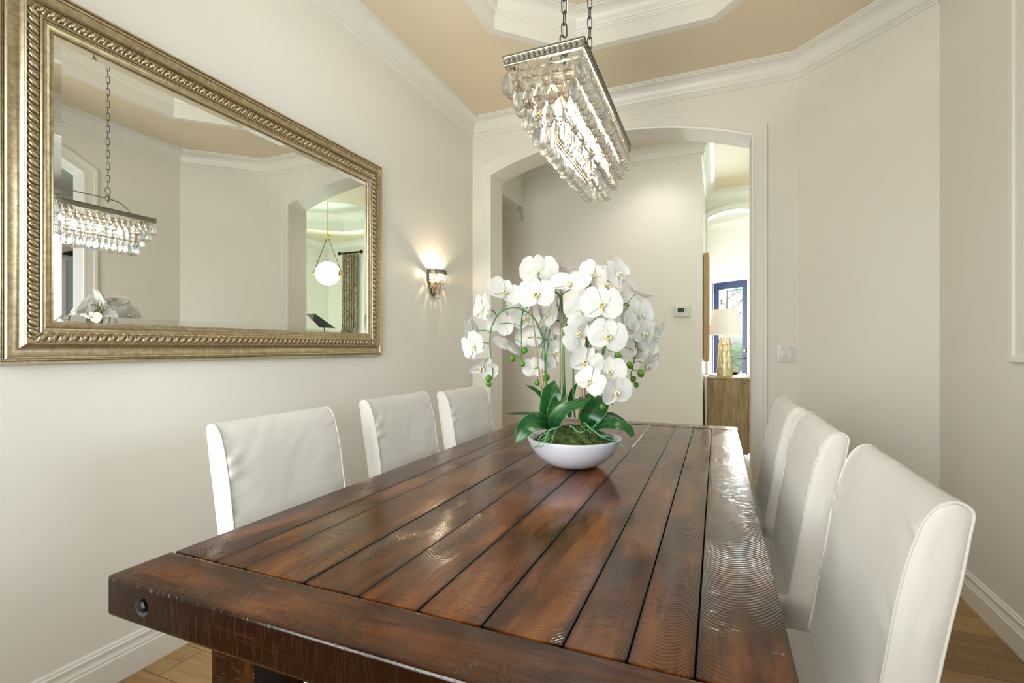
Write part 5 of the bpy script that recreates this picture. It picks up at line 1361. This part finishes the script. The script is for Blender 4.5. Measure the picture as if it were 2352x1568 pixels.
# ------------------------------------------------------------------ living room things that show in the mirror
def globe_pendant():
    c = at(753, 628, 7.07); c.x = -3.952 - c.x; ax = Vector((-CC, SS, 0)); R = 0.176
    t = thing('globe_pendant', c, 'glowing white globe pendant on black straps, reflected in the mirror', 'pendant light')
    apex = c + Vector((0, 0, 0.535))
    b = MB(); b.ball(c, R, 32, 0.96); part('globe', b, 'globe', t, smooth=80)
    k = MB()
    for s in (-1, 1):
        M = frame_M(c + ax * (s * (R - 0.012)), Vector((0, 0, 1)), ax.cross(Vector((0, 0, 1))) * s, ax * s)
        k.lathe([(0.0002, 0.0), (0.046, 0.0), (0.048, 0.008), (0.044, 0.016), (0.012, 0.018), (0.012, 0.055), (0.016, 0.057), (0.016, 0.066), (0.0002, 0.067)], 20, M)
    part('brass_cap', k, 'brass', t)
    for s in (-1, 1):
        q = MB(); p = c + ax * (s * (R + 0.03)); dr = (apex - p).normalized(); sd = ax.cross(Vector((0, 0, 1))).normalized()
        q.prism([(-0.002, 0), (0.002, 0), (0.002, (apex - p).length), (-0.002, (apex - p).length)], 0.022, frame_M(p - sd * 0.011, sd.cross(dr) , dr, sd)); part('strap', q, 'black_gloss', t)
    r = MB(); r.ball(apex, 0.03, 14); r.tube([apex, Vector((c.x, c.y, 3.47))], 0.006, 8); r.lathe([(0.0002, -0.03), (0.06, -0.025), (0.065, 0.008), (0.0002, 0.0085)], 20, Matrix.Translation((c.x, c.y, 3.471))); part('rod', r, 'brass', t)
globe_pendant()
def curtain():
    y = 7.30
    b = MB(); rows = []
    for z in (2.93, 2.85, 2.2, 1.5, 0.8, 0.03):
        k = 1.0 - 0.06 * (z < 2.9)
        rows.append([Vector((2.20 + 0.38 * (0.5 + (i / 96 - 0.5) * k), y + 0.028 * math.sin(i / 96 * 2 * PI * 6.5) + 0.006 * math.sin(i * 0.9 + z), z)) for i in range(97)])
    t = thing('curtain', (2.39, y, 0.03), 'brown patterned curtain hanging on a black rod, reflected in the mirror', 'curtain')
    b.grid(rows); b.grid([[p + Vector((0, 0.004, 0)) for p in r] for r in reversed(rows)])
    part('drape', b, 'curtain', t, smooth=80)
    r = 'curtain_rod'
    u = thing(r, (2.39, y, 2.965), 'black curtain rod with ball finials above the patterned curtain', 'curtain rod')
    m = MB(); m.tube([(2.13, y, 2.965), (2.62, y, 2.965)], 0.014, 10)
    for x in (2.12, 2.63): m.ball((x, y, 2.965), 0.032, 12)
    part('rod', m, 'black_metal', u)
    m = MB(); m.tube([(2.19, y, 2.965), (2.19, y + 0.10, 2.965)], 0.008, 6); m.tube([(2.56, y, 2.965), (2.56, y + 0.10, 2.965)], 0.008, 6); part('bracket', m, 'black_metal', u)
    m = MB()
    for k in range(13):
        x = 2.215 + k * 0.0285; m.tube([(x, y + 0.021 * math.cos(a), 2.959 + 0.021 * math.sin(a)) for a in [2 * PI * i / 12 for i in range(12)]], 0.0022, 5, closed=True)
    part('ring', m, 'black_metal', t)
curtain()
def piano():
    c = Vector((1.62, 5.62, 0))
    t = thing('grand_piano', c, 'black grand piano whose raised lid shows at the bottom of the mirror', 'piano')
    xm = -1.976
    def mir(u, v, dep):
        p = at(u, v, dep); return Vector((2 * xm - p.x, p.y, p.z))
    px = [(703, 721, 7.0), (724, 720, 7.0), (773, 755, 6.95), (850, 812, 6.85), (800, 815, 6.85), (755, 795, 6.9), (741, 770, 6.95), (734, 752, 6.97), (724, 741, 6.98), (713, 731, 7.0)]
    pts = [mir(*p) for p in px]
    n = (pts[1] - pts[3]).cross(pts[4] - pts[3]).normalized()
    b = MB(); k = len(pts); vs = [p + n * 0.012 for p in pts] + [p - n * 0.012 for p in pts]
    b.add(vs, [tuple(range(k)), tuple(range(2 * k - 1, k - 1, -1))] + [(i, (i + 1) % k, k + (i + 1) % k, k + i) for i in range(k)])
    lid = part('lid', b, 'black_gloss', t)
    e = MB(); a0, a1 = mir(726, 724, 6.99), mir(776, 761, 6.94)
    e.tube([a0, a1, mir(850, 815, 6.84)], 0.008, 6); part('hinge', e, 'brass', lid)
    q = pts[3]; zt = min(p.z for p in pts)
    poly = [(1.25, 5.35), (2.55, 5.35), (2.55, 5.70), (2.30, 6.05), (2.10, 6.35), (1.75, 6.45), (1.45, 6.25), (1.25, 5.9)]
    poly = [(0.95 + (x - 1.25) * 0.72, y - 0.05) for x, y in poly]
    b = MB(); b.prism(poly, 0.26, Matrix.Translation((0, 0, 0.66))); part('case', b, 'black_gloss', t)
    for x, y in ((1.05, 5.45), (1.75, 5.45), (1.35, 6.2)):
        l = MB(); l.lathe([(0.035, 0), (0.03, 0.05), (0.05, 0.3), (0.06, 0.665)], 14, Matrix.Translation((x, y, 0)), caps=True); part('leg', l, 'black_gloss', t)
    s = MB(); s.tube([Vector((1.5, 5.75, 0.9)), pts[7] + Vector((0, 0, -0.01))], 0.008, 6); part('lid_prop', s, 'brass', t)
piano()

# ------------------------------------------------------------------ hall downlight and two added fill lights
def downlight(x, y, lab, tgt, ZC=ZC):
    t = thing('recessed_downlight', (x, y, ZC), lab, 'ceiling light', 'recessed ceiling lights')
    b = MB(); b.lathe([(0.05, -0.001), (0.075, -0.004), (0.08, 0.0), (0.05, 0.004), (0.05, -0.001)], 24, Matrix.Translation((x, y, ZC))); part('rim', b, 'trim', t)
    g = MB(); g.lathe([(0.0002, -0.0015), (0.05, -0.0015)], 20, Matrix.Translation((x, y, ZC))); part('lens', g, 'downlight', t)
    l = bpy.data.lights.new('recessed_spot', 'SPOT'); l.energy = LIGHTS['hall']; l.color = (1, 0.94, 0.90); l.spot_size = math.radians(125); l.spot_blend = 0.9; l.shadow_soft_size = 0.05
    o = bpy.data.objects.new('recessed_spot', l); COL.objects.link(o); o.parent = t; o.location = (0, 0, -0.02)
downlight(-0.55, 4.62, 'round recessed light in the hall ceiling near the thermostat wall', None)
downlight(3.0, 3.75, 'added round recessed light brightening the foyer', None)  # added to brighten the foyer in the mirror
downlight(-2.9, 4.62, 'added round recessed light brightening the low side hall', None, 2.75)  # added to brighten the dark side hall

# ------------------------------------------------------------------ outdoors beyond the blue door
b = MB(); b.box(-14, 16, 11.3, 30, -0.16, -0.06); struct('ground', b, 'lawn', 'green lawn outside the blue door', 'lawn')
b = MB(); b.box(-3, 6, 10.3, 13.5, -0.14, -0.05); struct('ground_patio', b, 'paving', 'pale paving outside the blue door', 'paving')
def fan_shrub(loc, hgt, n, ln, lab, seed, name='fan_shrub'):
    rnd = random.Random(seed); t = thing(name, loc, lab, 'shrub', 'shrubs beyond the blue door'); L0 = Vector(loc)
    st = MB(); st.tube([L0, L0 + Vector((0.02, 0, hgt))], [0.06, 0.045], 8); part('trunk', st, 'bark', t)
    f = MB()
    for k in range(n):
        a = rnd.uniform(0, 2 * PI); el = rnd.uniform(-0.25, 1.2); l_ = ln * rnd.uniform(0.75, 1.1)
        hd = Vector((math.cos(a), math.sin(a), 0)); c = L0 + Vector((0, 0, hgt * rnd.uniform(0.55, 1.0)))
        pts = [c + hd * (l_ * s * math.cos(el * (1 - 0.5 * s))) + Vector((0, 0, l_ * (math.sin(el) * s - 0.45 * s * s))) for s in [i / 9 for i in range(10)]]
        f.tube(pts, 0.005, 4)
        for i in range(1, 10):
            tn = (pts[i] - pts[i - 1]).normalized(); sd = tn.cross(Vector((0, 0, 1))).normalized()
            for s in (-1, 1):
                w = 0.26 * l_ * math.sin(PI * (i / 10) ** 0.8); p = pts[i]; e = p + sd * (s * w) + tn * 0.09 - Vector((0, 0, 0.05))
                f.add([p - tn * 0.016, p + tn * 0.016, (p + e) / 2 + tn * 0.022, e, (p + e) / 2 - tn * 0.022], [(0, 1, 2, 3, 4)])
    part('foliage', f, 'garden', t, fix=False)
p = at(1700, 790, 12.3); fan_shrub((p.x, p.y, -0.06), 1.0, 46, 0.95, 'leafy green fan shrub outside the blue door, right of the lamp', 5)
p = at(1672, 800, 19.5); fan_shrub((p.x, p.y, -0.06), 1.0, 40, 1.0, 'leafy green fan shrub farther from the blue door, behind the lamp', 8)
p = at(1740, 800, 15.5); fan_shrub((p.x, p.y, -0.06), 1.2, 40, 1.1, 'leafy green fan shrub partly hidden by the archway side', 9)
def young_tree():
    p = at(1664, 790, 14.6); L0 = Vector((p.x, p.y, -0.06)); t = thing('young_tree', L0, 'thin young tree with sparse leaves outside the blue door', 'tree')
    tr = MB(); top = L0 + Vector((0.1, 0, 3.6)); tr.tube([L0, L0 + Vector((0.05, 0, 1.8)), top], [0.05, 0.035, 0.015], 7)
    rnd = random.Random(4); lf = MB()
    for k in range(9):
        c = L0 + Vector((0.08, 0, 1.9 + k * 0.2)); d = Vector((rnd.uniform(-1, 1), rnd.uniform(-1, 1), rnd.uniform(0.1, .7))).normalized(); e = c + d * rnd.uniform(0.4, 0.9); tr.tube([c, e], [0.012, 0.005], 5)
        for j in range(16):
            q = c.lerp(e, rnd.uniform(0.3, 1.05)); s = Vector((rnd.uniform(-1, 1), rnd.uniform(-1, 1), rnd.uniform(-1, 1))).normalized() * 0.09; o = s.orthogonal().normalized() * 0.03
            lf.add([q, q + s * 0.5 + o, q + s, q + s * 0.5 - o], [(0, 1, 2, 3)])
    part('trunk', tr, 'bark', t); part('leaves', lf, 'garden', t, fix=False)
young_tree()

# ------------------------------------------------------------------ light
w = bpy.data.worlds.new('sky'); S.world = w; w.use_nodes = True; nt = w.node_tree
sky = nt.nodes.new('ShaderNodeTexSky'); sky.sky_type = 'NISHITA'; sky.sun_disc = False; sky.sun_elevation = math.radians(48); sky.sun_rotation = math.radians(200); sky.air_density = 1.0; sky.dust_density = 3.0
bg = nt.nodes['Background']; nt.links.new(sky.outputs[0], bg.inputs[0]); bg.inputs[1].default_value = 0.28
def area(name, loc, rot, sx, sy, e, col):
    l = bpy.data.lights.new(name, 'AREA'); l.shape = 'RECTANGLE'; l.size = sx; l.size_y = sy; l.energy = e; l.color = col
    o = bpy.data.objects.new(name, l); COL.objects.link(o); o.location = loc; o.rotation_euler = rot; return o
area('near_window_fill', (-0.95, -0.80, 1.5), (math.radians(90), 0, 0), 1.75, 2.2, LIGHTS['near_fill'], (1.0, 0.98, 0.95))  # added fill light behind the unseen near window
area('foyer_window_fill', (4.25, 1.70, 1.78), (0, math.radians(90), 0), 2.1, 2.7, LIGHTS['foyer'], (0.94, 0.97, 1.0))  # added fill light shining in through the foyer window
area('daylight_living', (1.79, 7.60, 1.45), (math.radians(-90), 0, 0), 0.55, 2.6, LIGHTS['living'], (0.82, 1.0, 0.91))
q = (Vector((P0[0], P0[1], 0)) + Vector((P1[0], P1[1], 0))) / 2
mid = Vector((0.2125, 10.06, 1.3)) + Vector((0.575, 0.818, 0)) * 0.3
area('daylight_entry', mid, (math.radians(-90), 0, math.radians(-35)), 0.6, 2.1, LIGHTS['entry'], (0.9, 0.96, 1.0))

# ------------------------------------------------------------------ camera
cam = bpy.data.cameras.new('camera'); co = bpy.data.objects.new('camera', cam); COL.objects.link(co)
co.location = (0, 0, CAM_H); co.rotation_euler = (math.radians(90), 0, TH)
cam.sensor_width = 36.0; cam.lens = FPX / 2352 * 36.0; cam.shift_y = (YH - 784.0) / 2352.0; cam.clip_start = 0.02
S.camera = co
S.view_settings.view_transform = 'Standard'; S.view_settings.look = 'None'; S.view_settings.gamma = 1.0; S.view_settings.use_curve_mapping = False
S.view_settings.exposure = 0.78
cy = S.cycles
cy.max_bounces = 10; cy.diffuse_bounces = 5; cy.glossy_bounces = 6; cy.transmission_bounces = 10; cy.transparent_max_bounces = 32
cy.sample_clamp_indirect = 6.0; cy.caustics_reflective = False; cy.caustics_refractive = False; cy.blur_glossy = 0.5
